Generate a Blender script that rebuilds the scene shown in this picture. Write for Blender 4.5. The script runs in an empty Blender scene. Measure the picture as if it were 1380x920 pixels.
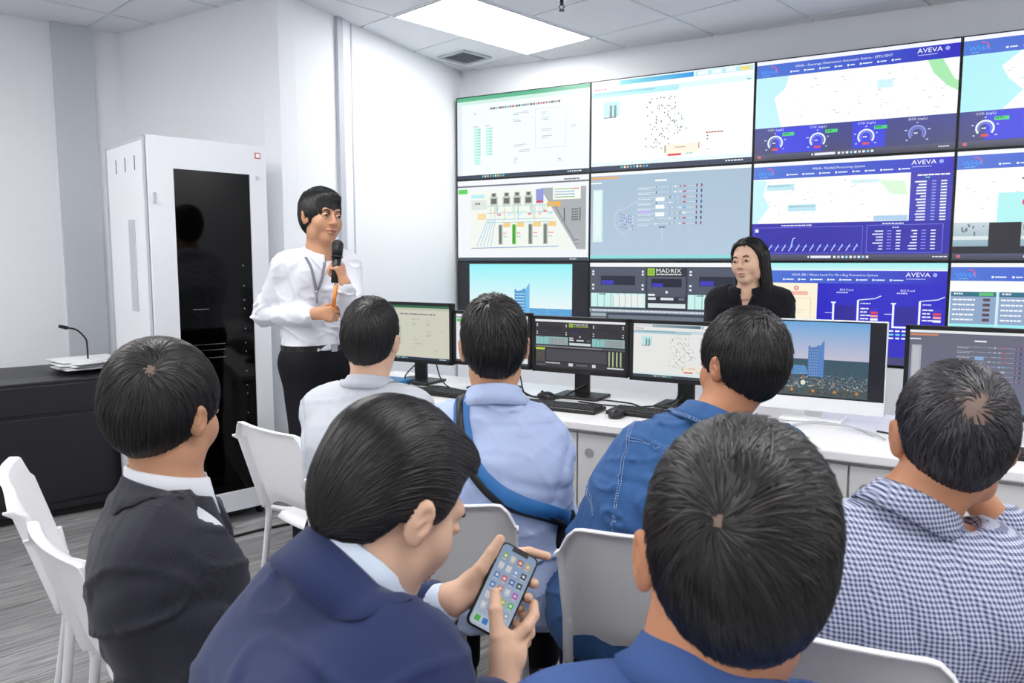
import bpy, bmesh, math, random
import numpy as np
from mathutils import Vector, Matrix
random.seed(7); RNG = np.random.default_rng(11)
SC = bpy.context.scene; COL = SC.collection
R = math.radians

# ------------------------------------------------------------------ camera, light, exposure
EYE = 1.38; PITCH = R(5.9); FPX = 1041.0
cam_d = bpy.data.cameras.new('camera'); cam = bpy.data.objects.new('camera', cam_d); COL.objects.link(cam)
cam.location = (0, 0, EYE); cam.rotation_euler = (math.pi/2 - PITCH, 0, 0)
cam_d.sensor_width = 36; cam_d.lens = 36*FPX/1380; cam_d.clip_start = .05
cam_d.dof.use_dof = True; cam_d.dof.focus_distance = 2.6; cam_d.dof.aperture_fstop = 9.0
SC.camera = cam
wd = bpy.data.worlds.new('world'); SC.world = wd; wd.use_nodes = True
wd.node_tree.nodes['Background'].inputs[0].default_value = (.75, .85, 1, 1)
wd.node_tree.nodes['Background'].inputs[1].default_value = .15
SC.view_settings.view_transform = 'Standard'; SC.view_settings.look = 'None'
SC.view_settings.exposure = 0.0; SC.view_settings.gamma = 1; SC.view_settings.use_curve_mapping = False
LAMP = 13.0            # brightness of the ceiling light panels
SC.cycles.max_bounces = 7; SC.cycles.diffuse_bounces = 4; SC.cycles.glossy_bounces = 3
SC.cycles.caustics_reflective = False; SC.cycles.caustics_refractive = False
SC.cycles.use_denoising = True

def ray(px, py):                       # direction in the world through a point of the 1380x920 photograph
    u = (px-690)/FPX; v = (460-py)/FPX
    return np.array([u, math.cos(PITCH)+v*math.sin(PITCH), -math.sin(PITCH)+v*math.cos(PITCH)])
def at_y(px, py, Y):
    r = ray(px, py); p = r*Y/r[1]; p[2] += EYE; return p
def at_z(px, py, z):
    r = ray(px, py); p = r*(z-EYE)/r[2]; p[2] += EYE; return p

# ------------------------------------------------------------------ materials
def s2l(c):
    return c/12.92 if c <= .04045 else ((c+.055)/1.055)**2.4
def hx(h):
    h = h.lstrip('#'); return tuple(s2l(int(h[i:i+2], 16)/255) for i in (0, 2, 4))
def mat(name, col, rough=.5, metal=0, spec=.5, bump=0, bscale=200, var=0, vscale=30, coat=0, sss=0, sheen=0, stretch=None):
    m = bpy.data.materials.new(name); m.use_nodes = True; nt = m.node_tree; b = nt.nodes['Principled BSDF']
    c = hx(col) if isinstance(col, str) else col
    b.inputs['Base Color'].default_value = (*c, 1); b.inputs['Roughness'].default_value = rough
    b.inputs['Metallic'].default_value = metal; b.inputs['Specular IOR Level'].default_value = spec
    b.inputs['Coat Weight'].default_value = coat
    if sheen: b.inputs['Sheen Weight'].default_value = sheen
    if sss:
        b.inputs['Subsurface Weight'].default_value = sss; b.inputs['Subsurface Radius'].default_value = (.012, .005, .003)
        b.inputs['Subsurface Scale'].default_value = 1
    tc = None
    def coords():
        nonlocal tc
        if tc is None:
            tc = nt.nodes.new('ShaderNodeMapping'); t = nt.nodes.new('ShaderNodeTexCoord')
            nt.links.new(t.outputs['Object'], tc.inputs[0])
            if stretch: tc.inputs['Scale'].default_value = stretch
        return tc.outputs[0]
    if var:
        n = nt.nodes.new('ShaderNodeTexNoise'); n.inputs['Scale'].default_value = vscale; n.inputs['Detail'].default_value = 4
        nt.links.new(coords(), n.inputs[0])
        mx = nt.nodes.new('ShaderNodeMix'); mx.data_type = 'RGBA'
        mx.inputs[6].default_value = (*[x*(1-var) for x in c], 1); mx.inputs[7].default_value = (*[min(1, x*(1+var)) for x in c], 1)
        nt.links.new(n.outputs['Fac'], mx.inputs[0]); nt.links.new(mx.outputs[2], b.inputs['Base Color'])
    if bump:
        n = nt.nodes.new('ShaderNodeTexNoise'); n.inputs['Scale'].default_value = bscale; n.inputs['Detail'].default_value = 3
        nt.links.new(coords(), n.inputs[0])
        bp = nt.nodes.new('ShaderNodeBump'); bp.inputs['Strength'].default_value = bump; bp.inputs['Distance'].default_value = .002
        nt.links.new(n.outputs['Fac'], bp.inputs['Height']); nt.links.new(bp.outputs[0], b.inputs['Normal'])
    return m
def emis(name, col, s):
    m = bpy.data.materials.new(name); m.use_nodes = True; b = m.node_tree.nodes['Principled BSDF']
    b.inputs['Base Color'].default_value = (*col, 1); b.inputs['Emission Color'].default_value = (*col, 1)
    b.inputs['Emission Strength'].default_value = s; return m
def attr_mat(name, strength=0., rough=.3, base=True, attr='Col', spec=.5, scale=1.):
    m = bpy.data.materials.new(name); m.use_nodes = True; nt = m.node_tree; b = nt.nodes['Principled BSDF']
    a = nt.nodes.new('ShaderNodeAttribute'); a.attribute_name = attr
    b.inputs['Roughness'].default_value = rough; b.inputs['Specular IOR Level'].default_value = spec
    if strength:
        nt.links.new(a.outputs['Color'], b.inputs['Emission Color']); b.inputs['Emission Strength'].default_value = strength
        b.inputs['Base Color'].default_value = (.01, .01, .012, 1)
    else: nt.links.new(a.outputs['Color'], b.inputs['Base Color'])
    return m
def weave_mat(name, c0, c1, per, mode, rough=.8, bump=.25):
    # 'check': gingham of crossing stripes; 'pin': fine crossing thread pattern; object coordinates (x across the back, z up)
    m = bpy.data.materials.new(name); m.use_nodes = True; nt = m.node_tree; b = nt.nodes['Principled BSDF']
    L = nt.links.new; N = nt.nodes.new
    tc = N('ShaderNodeTexCoord'); sp = N('ShaderNodeSeparateXYZ')
    nz = N('ShaderNodeTexNoise'); nz.inputs['Scale'].default_value = 6
    ad = N('ShaderNodeVectorMath'); ad.operation = 'SCALE'; ad.inputs['Scale'].default_value = .012
    a2 = N('ShaderNodeVectorMath'); a2.operation = 'ADD'
    L(tc.outputs['Object'], nz.inputs[0]); L(nz.outputs['Color'], ad.inputs[0]); L(ad.outputs[0], a2.inputs[0]); L(tc.outputs['Object'], a2.inputs[1])
    L(a2.outputs[0], sp.inputs[0])
    def stripe(sock):
        w = N('ShaderNodeMath'); w.operation = 'MULTIPLY'; w.inputs[1].default_value = 1/per; L(sock, w.inputs[0])
        f = N('ShaderNodeMath'); f.operation = 'FRACT'; L(w.outputs[0], f.inputs[0])
        g = N('ShaderNodeMath'); g.operation = 'GREATER_THAN'; g.inputs[1].default_value = .5; L(f.outputs[0], g.inputs[0])
        return g.outputs[0]
    xy = N('ShaderNodeMath'); xy.operation = 'ADD'; L(sp.outputs[0], xy.inputs[0]); 
    yh = N('ShaderNodeMath'); yh.operation = 'MULTIPLY'; yh.inputs[1].default_value = .55; L(sp.outputs[1], yh.inputs[0]); L(yh.outputs[0], xy.inputs[1])
    s1 = stripe(xy.outputs[0]); s2 = stripe(sp.outputs[2])
    av = N('ShaderNodeMath'); av.operation = 'ADD'; L(s1, av.inputs[0]); L(s2, av.inputs[1])
    hf = N('ShaderNodeMath'); hf.operation = 'MULTIPLY'; hf.inputs[1].default_value = .5; L(av.outputs[0], hf.inputs[0])
    mx = N('ShaderNodeMix'); mx.data_type = 'RGBA'; mx.inputs[6].default_value = (*hx(c0), 1); mx.inputs[7].default_value = (*hx(c1), 1)
    L(hf.outputs[0], mx.inputs[0]); L(mx.outputs[2], b.inputs['Base Color'])
    b.inputs['Roughness'].default_value = rough; b.inputs['Sheen Weight'].default_value = .1; b.inputs['Specular IOR Level'].default_value = .25
    n2 = N('ShaderNodeTexNoise'); n2.inputs['Scale'].default_value = 700; L(tc.outputs['Object'], n2.inputs[0])
    bp = N('ShaderNodeBump'); bp.inputs['Strength'].default_value = bump; bp.inputs['Distance'].default_value = .001
    L(n2.outputs['Fac'], bp.inputs['Height']); L(bp.outputs[0], b.inputs['Normal'])
    return m

M = dict(
 wall=mat('painted_wall', '#f3f5f9', .75, spec=.2, bump=.03, bscale=300),
 tile=mat('ceiling_board', '#eceef2', .9, spec=.1, bump=.15, bscale=400),
 grid=mat('ceiling_grid_metal', '#e4e7ec', .5),
 duct=mat('grey_panel_paint', '#cdd1d8', .7),
 trim=mat('trim_grey', '#c3c8d0', .6),
 floor_base=mat('floor_joint', '#4a4a4c', .8),
 rackw=mat('rack_white', '#e6e8ee', .35, bump=.02, bscale=600),
 rackg=mat('rack_grey_edge', '#b9bdc6', .4),
 black=mat('black_plastic', '#121214', .4), blackm=mat('black_matte', '#0d0d10', .6),
 podium=mat('podium_black', '#16161e', .42, bump=.03, bscale=900), podtop=mat('podium_top_grey', '#3d3d44', .45),
 paper=mat('paper', '#f2f3f5', .8), steel=mat('steel', '#b8bcc2', .25, 1), darkmetal=mat('dark_metal', '#3a3b40', .4, .8),
 chair=mat('white_plastic', '#f1f1f3', .32, bump=.02, bscale=900), chairleg=mat('white_leg', '#dfe0e3', .35),
 desk=mat('desk_white', '#f3f2f3', .3), cab=mat('cabinet_white', '#dddcdc', .45), handle=mat('handle_grey', '#b6b9bf', .35, .4),
 bezelw=mat('white_bezel', '#f0f1f3', .35), keycap=mat('keycap', '#1c1c20', .5), rubber=mat('cable_black', '#0c0c0e', .5), cablew=mat('cable_grey', '#b9bdc0', .5),
 blue=mat('blue_plastic', '#2f83c4', .4),
 skin=mat('skin', '#c59474', .5, spec=.35, var=.07, vscale=22, bump=.06, bscale=500, sss=.12),
 skin2=mat('skin_fair', '#dcb49a', .5, spec=.35, var=.06, vscale=22, bump=.06, bscale=500, sss=.12),
 skin3=mat('skin_warm', '#c48a68', .5, spec=.35, var=.07, vscale=22, bump=.06, bscale=500, sss=.12),
 lip=mat('lip', '#b97f71', .4), brow=mat('brow_hair', '#1e1714', .8), sclera=mat('eye_white', '#e6dfda', .2), iris=mat('iris_dark', '#1a0f0a', .15),
 nail=mat('nail', '#e0b8a8', .3),
 white_shirt=mat('white_shirt', '#e1e3eb', .8, spec=.2, bump=.1, bscale=700, sheen=.1),
 grey_shirt=mat('pale_grey_shirt', '#c2c6ce', .85, spec=.2, bump=.3, bscale=350, var=.06, vscale=90),
 blue_shirt=mat('light_blue_shirt', '#b3c2e6', .8, spec=.2, bump=.15, bscale=800, var=.03, vscale=300),
 collar_blue=mat('pale_blue_collar', '#d3e0f2', .8, spec=.2, bump=.1, bscale=800),
 polo=mat('blue_polo', '#47629a', .85, spec=.2, bump=.5, bscale=500, var=.1, vscale=400),
 navy=mat('navy_suit', '#222f58', .75, spec=.25, bump=.25, bscale=900, var=.08, vscale=500, sheen=.15),
 tan=mat('tan_lining', '#d8c9a4', .8), stripe=weave_mat('striped_cuff', '#eceaea', '#b4b0ae', .006, 'pin'),
 check_suit=weave_mat('dark_check_suit', '#262631', '#32323e', .0034, 'pin'),
 gingham=weave_mat('blue_gingham', '#c6cbe0', '#474f76', .0075, 'check'),
 denim=mat('blue_denim', '#3a6196', .85, spec=.2, bump=.5, bscale=900, var=.28, vscale=55, sheen=.1),
 thread=mat('pale_thread', '#9fb4d6', .7),
 trousers=mat('black_trousers', '#15151b', .8, spec=.2, bump=.1, bscale=500), shoe=mat('black_shoe', '#101012', .3),
 black_cloth=mat('black_cloth', '#111118', .85, spec=.15, bump=.15, bscale=500, sheen=.1),
 lanyard=mat('grey_lanyard', '#7d7f8c', .7), strapb=mat('blue_strap', '#2c6fb0', .6), orange=mat('orange_pen', '#e8893a', .4),
 belt=mat('belt_leather', '#0f0f11', .35), red=mat('red_mark', '#c23a35', .5), green=mat('green_lamp', '#59c46a', .5),
 scalp=mat('scalp', '#7d685e', .65),
)
# hair: dark strands with a tone of their own
def hair_mat(name, lo, hi, rough=.36):
    m = bpy.data.materials.new(name); m.use_nodes = True; nt = m.node_tree; b = nt.nodes['Principled BSDF']
    a = nt.nodes.new('ShaderNodeAttribute'); a.attribute_name = 'tone'
    mx = nt.nodes.new('ShaderNodeMix'); mx.data_type = 'RGBA'; mx.inputs[6].default_value = (*hx(lo), 1); mx.inputs[7].default_value = (*hx(hi), 1)
    nt.links.new(a.outputs['Fac'], mx.inputs[0]); nt.links.new(mx.outputs[2], b.inputs['Base Color'])
    b.inputs['Roughness'].default_value = rough; b.inputs['Specular IOR Level'].default_value = .45
    return m
M['hair'] = hair_mat('black_hair', '#080708', '#1d1918'); M['hair2'] = hair_mat('soft_black_hair', '#0b0a0a', '#2a2523')
M['hair3'] = hair_mat('thinning_hair', '#121116', '#4a474c')
M['scr'] = attr_mat('screen_glow', 1.0); M['scrm'] = attr_mat('monitor_glow', .85); M['scrp'] = attr_mat('phone_glow', .6)

# ------------------------------------------------------------------ objects and meshes
def T(o, label=None, cat=None, group=None, kind=None):
    if label: o['label'] = label
    if cat: o['category'] = cat
    if group: o['group'] = group
    if kind: o['kind'] = kind
    return o
def empty(name, loc=(0, 0, 0), rz=0, label=None, cat=None, group=None):
    o = bpy.data.objects.new(name, None); COL.objects.link(o); o.location = loc; o.rotation_euler.z = rz
    o.empty_display_size = .05; return T(o, label, cat, group)
def link(name, me, parent=None, loc=None, rz=0, mats=()):
    for m in mats: me.materials.append(m)
    o = bpy.data.objects.new(name, me); COL.objects.link(o)
    if parent is not None: o.parent = parent
    if loc is not None: o.location = loc
    if rz: o.rotation_euler.z = rz
    return o
def fmesh(name, V, F, smooth=True, mi=None):      # fast mesh from arrays; F (n,3) or (n,4)
    V = np.asarray(V, np.float32); F = np.asarray(F, np.int32); me = bpy.data.meshes.new(name)
    n, k = F.shape
    me.vertices.add(len(V)); me.vertices.foreach_set('co', V.ravel())
    me.loops.add(n*k); me.loops.foreach_set('vertex_index', F.ravel())
    me.polygons.add(n); me.polygons.foreach_set('loop_start', np.arange(0, n*k, k, dtype=np.int32))
    if mi is not None: me.polygons.foreach_set('material_index', np.asarray(mi, np.int32))
    me.update(calc_edges=True)
    me.polygons.foreach_set('use_smooth', np.full(n, smooth)); me.update(); return me
class B:                                           # a small builder around bmesh
    def __init__(s): s.bm = bmesh.new(); s.mats = []
    def mi(s, m):
        if m not in s.mats: s.mats.append(m)
        return s.mats.index(m)
    def box(s, c, d, m=None, rot=None, bev=0, seg=2):
        r = bmesh.ops.create_cube(s.bm, size=1); vs = r['verts']
        bmesh.ops.scale(s.bm, vec=d, verts=vs)
        fs = list({f for v in vs for f in v.link_faces})
        if m is not None:
            for f in fs: f.material_index = s.mi(m)
        if bev:
            es = list({e for v in vs for e in v.link_edges})
            r2 = bmesh.ops.bevel(s.bm, geom=es, offset=bev, segments=seg, affect='EDGES', profile=.5)
            vs = list({v for f in r2['faces'] for v in f.verts} | {v for v in vs if v.is_valid})
            if m is not None:
                for f in r2['faces']: f.material_index = s.mi(m)
        if rot is not None: bmesh.ops.rotate(s.bm, cent=(0, 0, 0), matrix=rot, verts=vs)
        bmesh.ops.translate(s.bm, vec=c, verts=vs); return s
    def cyl(s, a, b, r, r2=None, n=14, m=None, caps=True):
        a, b = Vector(a), Vector(b); d = b-a; q = d.to_track_quat('Z', 'Y').to_matrix()
        r0 = bmesh.ops.create_cone(s.bm, segments=n, radius1=r, radius2=r if r2 is None else r2, depth=d.length, cap_ends=caps)
        vs = r0['verts']
        bmesh.ops.rotate(s.bm, cent=(0, 0, 0), matrix=q, verts=vs); bmesh.ops.translate(s.bm, vec=(a+b)/2, verts=vs)
        fs = {f for v in vs for f in v.link_faces}
        for f in fs:
            if m is not None: f.material_index = s.mi(m)
            if len(f.verts) == 4: f.smooth = True
        return s
    def sph(s, c, r, m=None, sc=(1, 1, 1), n=14):
        r0 = bmesh.ops.create_uvsphere(s.bm, u_segments=n, v_segments=max(6, n//2+2), radius=r); vs = r0['verts']
        bmesh.ops.scale(s.bm, vec=sc, verts=vs); bmesh.ops.translate(s.bm, vec=c, verts=vs)
        for f in {f for v in vs for f in v.link_faces}:
            f.smooth = True
            if m is not None: f.material_index = s.mi(m)
        return s
    def tube(s, pts, r, n=8, m=None, closed=False):
        pts = [Vector(p) for p in pts]; k = len(pts); rings = []; up = None
        rr = r if hasattr(r, '__len__') else [r]*k
        for i, p in enumerate(pts):
            if closed: t = pts[(i+1) % k]-pts[i-1]
            else: t = pts[min(i+1, k-1)]-pts[max(i-1, 0)]
            t.normalize()
            if up is None: up = Vector((0, 0, 1)) if abs(t.z) < .9 else Vector((1, 0, 0))
            x = t.cross(up).normalized(); up = x.cross(t).normalized()
            rings.append([s.bm.verts.new(p+(x*math.cos(a)+up*math.sin(a))*rr[i]) for a in [2*math.pi*j/n for j in range(n)]])
        idx = s.mi(m) if m is not None else 0
        for i in range(k if closed else k-1):
            A, Bq = rings[i], rings[(i+1) % k]
            for j in range(n):
                f = s.bm.faces.new((A[j], A[(j+1) % n], Bq[(j+1) % n], Bq[j])); f.smooth = True; f.material_index = idx
        if not closed:
            for rg in (rings[0][::-1], rings[-1]):
                f = s.bm.faces.new(rg); f.material_index = idx
        return s
    def poly(s, pts, m=None):
        f = s.bm.faces.new([s.bm.verts.new(p) for p in pts]); f.material_index = s.mi(m) if m is not None else 0; return s
    def prism(s, pts, z0, z1, m=None):
        a = [s.bm.verts.new((x, y, z0)) for x, y in pts]; b = [s.bm.verts.new((x, y, z1)) for x, y in pts]; k = len(pts)
        fs = [s.bm.faces.new(a[::-1]), s.bm.faces.new(b)]+[s.bm.faces.new((a[i], a[(i+1) % k], b[(i+1) % k], b[i])) for i in range(k)]
        for f in fs: f.material_index = s.mi(m) if m is not None else 0
        return s
    def out(s, name, parent=None, m=None, loc=None, rz=0, fix=True):
        if fix: bmesh.ops.recalc_face_normals(s.bm, faces=s.bm.faces)
        me = bpy.data.meshes.new(name); s.bm.to_mesh(me); s.bm.free()
        ms = s.mats if s.mats else [m]
        return link(name, me, parent, loc, rz, ms)
def dup(o, loc, rz=None, label=None):
    c = o.copy(); COL.objects.link(c); c.location = loc
    if rz is not None: c.rotation_euler.z = rz
    if label: c['label'] = label
    for ch in list(o.children):
        d = ch.copy(); COL.objects.link(d); d.parent = c
        for g in list(ch.children):
            e = g.copy(); COL.objects.link(e); e.parent = d
    return c
def smooth_path(pts, n=8):                        # Catmull-Rom
    P = [np.array(p, float) for p in pts]; P = [2*P[0]-P[1]]+P+[2*P[-1]-P[-2]]; out = []
    for i in range(1, len(P)-2):
        for t in np.linspace(0, 1, n, endpoint=False):
            a, b, c, d = P[i-1:i+3]
            out.append(.5*((2*b)+(c-a)*t+(2*a-5*b+4*c-d)*t*t+(3*b-a-3*c+d)*t**3))
    out.append(P[-2]); return out

# ------------------------------------------------------------------ the room
CEIL = 2.86
WA = R(-29.2); WD = np.array([math.cos(WA), math.sin(WA)]); WN = np.array([WD[1], -WD[0]])   # along the screen wall; out of it towards the room
PC = np.array([-.40, 6.26]); PSC = np.array([-.447, 6.15]); PB = np.array([-1.296, 4.43]); PL = np.array([-2.573, 5.235]); PL2 = np.array([-5.6, 2.75])
PR = PC+WD*6.7; PR2 = np.array([3.6, -2.9]); PK = np.array([-3.6, -3.1])
ROOM = [PC, PR, PR2, PK, PL2, PL, PB]
def wall(name, a, b, m=M['wall'], th=.12):
    d = (b-a)/np.linalg.norm(b-a); n = np.array([-d[1], d[0]])     # outward is to the left when going clockwise
    bb = B(); e = d*th*.0
    bb.prism([tuple(a-e), tuple(b+e), tuple(b+e+n*th), tuple(a-e+n*th)], 0, CEIL+.12, m)
    return T(bb.out(name), kind='structure')
wall('wall_back', PC, PR); wall('wall_right', PR, PR2); wall('wall_front', PR2, PK); wall('wall_far_left', PK, PL2)
wall('wall_left', PL2, PL); wall('wall_pier', PL, PB); wall('wall_side', PB, PC)
# floor and its planks
fl = T(B().prism([tuple(p) for p in ROOM], -.12, -.006, M['floor_base']).out('floor'), kind='structure')
GA = R(46); ga = np.array([math.cos(GA), math.sin(GA)]); gb = np.array([ga[1], -ga[0]])
def inside(p, poly=ROOM):
    c = False; n = len(poly)
    for i in range(n):
        a, b = poly[i], poly[i-1]
        if (a[1] > p[1]) != (b[1] > p[1]) and p[0] < (b[0]-a[0])*(p[1]-a[1])/(b[1]-a[1])+a[0]: c = not c
    return c
def clip_poly(sub, clip):                          # convex piece against the concave room: only drop pieces fully outside
    return any(inside(p) for p in sub)
def plank_mat():
    m = mat('grey_wood_plank', '#8e8d8f', .38, spec=.4); nt = m.node_tree; b = nt.nodes['Principled BSDF']
    N = nt.nodes.new; L = nt.links.new
    tc = N('ShaderNodeTexCoord'); mp = N('ShaderNodeMapping'); mp.inputs['Scale'].default_value = (1.6, 24, 1)
    oi = N('ShaderNodeObjectInfo'); ad = N('ShaderNodeVectorMath'); ad.operation = 'ADD'
    L(tc.outputs['Object'], ad.inputs[0]); L(oi.outputs['Random'], ad.inputs[1]); L(ad.outputs[0], mp.inputs[0])
    n = N('ShaderNodeTexNoise'); n.inputs['Scale'].default_value = 2.2; n.inputs['Detail'].default_value = 8; n.inputs['Distortion'].default_value = 1.2; L(mp.outputs[0], n.inputs[0])
    cr = N('ShaderNodeValToRGB'); cr.color_ramp.elements[0].position = .3; cr.color_ramp.elements[0].color = (*hx('#5f5e60'), 1)
    cr.color_ramp.elements[1].position = .72; cr.color_ramp.elements[1].color = (*hx('#a5a4a5'), 1); L(n.outputs['Fac'], cr.inputs[0])
    mx = N('ShaderNodeMix'); mx.data_type = 'RGBA'; mx.blend_type = 'MULTIPLY'; mx.inputs[0].default_value = 1
    mr = N('ShaderNodeMapRange'); mr.inputs['To Min'].default_value = .8; mr.inputs['To Max'].default_value = 1.1; L(oi.outputs['Random'], mr.inputs[0])
    L(cr.outputs[0], mx.inputs[6]); L(mr.outputs[0], mx.inputs[7]); L(mx.outputs[2], b.inputs['Base Color'])
    return m
M['plank'] = plank_mat()
pme = None; cnt = 0
PWD, PLN = .22, 1.35
cand = []
for j in range(-40, 40):
    for i in range(-9, 9):
        c = ga*((i+.5+(.37*j) % 1)*PLN)+gb*((j+.5)*PWD)
        cs = [c+ga*sx*PLN*.5+gb*sy*PWD*.5 for sx in (-1, 1) for sy in (-1, 1)]
        if all(inside(p) for p in cs) or (any(inside(p) for p in cs+[c]) and inside(c)): cand.append((np.linalg.norm(c-np.array([-1.6, 2.4])), c))
cand.sort(key=lambda t: t[0])
for _, c in cand[:298]:
    if pme is None:
        o = B().box((0, 0, -.003), (PLN-.003, PWD-.003, .006), bev=.0012, seg=1).out('plank', fl, M['plank']); pme = o.data
    else: o = link('plank', pme, fl)
    o.location = (c[0], c[1], 0); o.rotation_euler.z = GA
# ceiling: boards in a metal grid, light panels
ce = T(B().prism([tuple(p) for p in ROOM], CEIL+.03, CEIL+.14, M['tile']).out('ceiling'), kind='structure')
L0 = np.array([-.727, 4.866])
LIGHTS = [(0, 0), (-4, 2), (-4, 6), (-8, 6), (0, 6), (4, 4), (-8, 2), (-4, 10), (0, 10), (-8, -2), (-6, 0), (-12, 0), (-12, 6)]      # cells (2 x 1) of the 0.6 m grid; only the first is seen, the others are added to brighten the room
taken = {(i+k, j) for i, j in LIGHTS for k in (0, 1)}
tme = None; G = .6
LD = np.array([.678, .735])
bars = B()
for i in range(-14, 12):
    for j in range(-9, 18):
        c = L0+ga*(i+.5)*G+gb*(j+.5)*G
        if not inside(c): 
            if not any(inside(c+ga*sx*G*.5+gb*sy*G*.5) for sx in (-1, 1) for sy in (-1, 1)): continue
        if (i, j) in taken: continue
        if tme is None:
            o = B().box((0, 0, .008), (G-.022, G-.022, .012), bev=.003, seg=1).out('ceiling_tile', ce, M['tile']); tme = o.data
        else: o = link('ceiling_tile', tme, ce)
        o.location = (c[0], c[1], CEIL); o.rotation_euler.z = GA
Rg = Matrix.Rotation(GA, 3, 'Z')
def span(base, d):                                  # stretch of a grid line inside the room
    ts = [t for t in np.arange(-9, 9, .05) if inside(base+d*t)]
    return (min(ts), max(ts)) if ts else None
for i in range(-14, 12):
    s = span(L0+ga*i*G, gb)
    if s:
        c = L0+ga*i*G+gb*(s[0]+s[1])/2; bars.box((c[0], c[1], CEIL+.004), (.02, s[1]-s[0], .012), rot=Rg)
for j in range(-9, 18):
    s = span(L0+gb*j*G, ga)
    if s:
        c = L0+gb*j*G+ga*(s[0]+s[1])/2; bars.box((c[0], c[1], CEIL+.0035), (s[1]-s[0], .02, .012), rot=Rg)
g = bars.out('ceiling_grid', ce, M['grid'])
M['lamp'] = emis('light_diffuser', (1, .985, .97), LAMP)
lamp0 = None
for n, (i, j) in enumerate(LIGHTS):
    c = L0+ga*(i+1)*G+gb*(j+.5)*G
    if n == 0:
        lamp0 = empty('ceiling_light', (c[0], c[1], CEIL), GA, 'long bright rectangular ceiling light panel between the small air vent and the sprinkler', 'ceiling light')
        B().box((0, 0, -.001), (1.17, .57, .004)).out('diffuser', lamp0, M['lamp'])
        fb = B()
        for sy in (-1, 1): fb.box((0, sy*.291, .004), (1.194, .012, .02))
        for sx in (-1, 1): fb.box((sx*.591, 0, .004), (.012, .57, .02))
        fb.out('light_frame', lamp0, M['grid'])
    else:
        dup(lamp0, (c[0], c[1], CEIL), GA, 'ceiling light panel over the audience behind the camera')['group'] = 'added ceiling lights out of view'
# air vent in the corner
v = empty('air_vent', (-.345, 5.80, CEIL), GA, 'small square grey ceiling air vent in the corner by the screens', 'vent')
fb = B()
for sg in (-1, 1): fb.box((sg*.13, 0, -.004), (.02, .28, .016)); fb.box((0, sg*.13, -.004), (.24, .02, .016))
fb.out('vent_frame', v, M['trim']); B().box((0, 0, .003), (.24, .24, .004)).out('backing', v, M['darkmetal'])
for k in range(7): B().box((0, -.105+k*.035, -.003), (.24, .018, .003), rot=Matrix.Rotation(R(35), 3, 'X')).out('slat', v, M['trim'])
sp = empty('sprinkler', (.283, 4.57, CEIL), 0, 'small metal fire sprinkler head hanging from the ceiling', 'sprinkler')
B().cyl((0, 0, 0), (0, 0, -.006), .028).out('rose', sp, M['steel'])
B().cyl((0, 0, 0), (0, 0, -.03), .011, .009).tube([(-.009, 0, -.028), (-.016, 0, -.04), (0, 0, -.056), (.016, 0, -.04), (.009, 0, -.028)], .003).out('nozzle', sp, M['darkmetal'])
B().cyl((0, 0, -.056), (0, 0, -.06), .017).out('deflector', sp, M['darkmetal'])
# left wall: a grey panel standing proud, joints, trunking on the side wall
def on_wall(px, a, b):                              # where the plane through a-b is met by the view through image column px
    u = (px-690)/FPX/math.cos(PITCH)*1.0; d = b-a; A_ = np.array([[u, -d[0]], [1, -d[1]]]); t, s = np.linalg.solve(A_, a); return a+d*s
def wpt(px, py, a, b):
    r = ray(px, py); d = b-a; A_ = np.array([[r[0], -d[0]], [r[1], -d[1]]]); t, s = np.linalg.solve(A_, a); return a+d*s, EYE+r[2]*t
def strip(name, a, b, px0, px1, py, th, m, z0=0, z1=CEIL):
    p, _ = wpt(px0, py, a, b); q, _ = wpt(px1, py, a, b); d = (b-a)/np.linalg.norm(b-a); n = np.array([d[1], -d[0]])
    o = B().prism([tuple(p), tuple(q), tuple(q+n*th), tuple(p+n*th)], z0, z1, m).out(name); return T(o, kind='structure')
strip('trim_1', PL2, PL, 74, 128, 150, .035, M['duct'])
strip('trim_2', PB, PC, 453, 460, 150, .025, M['trim']); strip('trim_3', PB, PC, 461, 471, 150, .012, M['wall']); strip('trim_4', PB, PC, 474, 475.5, 150, .004, M['trim'])
for nm, a, b in (('baseboard_left', PL2, PL), ('baseboard_pier', PL, PB), ('baseboard_side', PB, PC), ('baseboard_back', PC, PR)):
    d = (b-a)/np.linalg.norm(b-a); n = np.array([d[1], -d[0]])
    T(B().prism([tuple(a), tuple(b), tuple(b+n*.012), tuple(a+n*.012)], 0, .09, M['trim']).out(nm), kind='structure')

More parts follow.
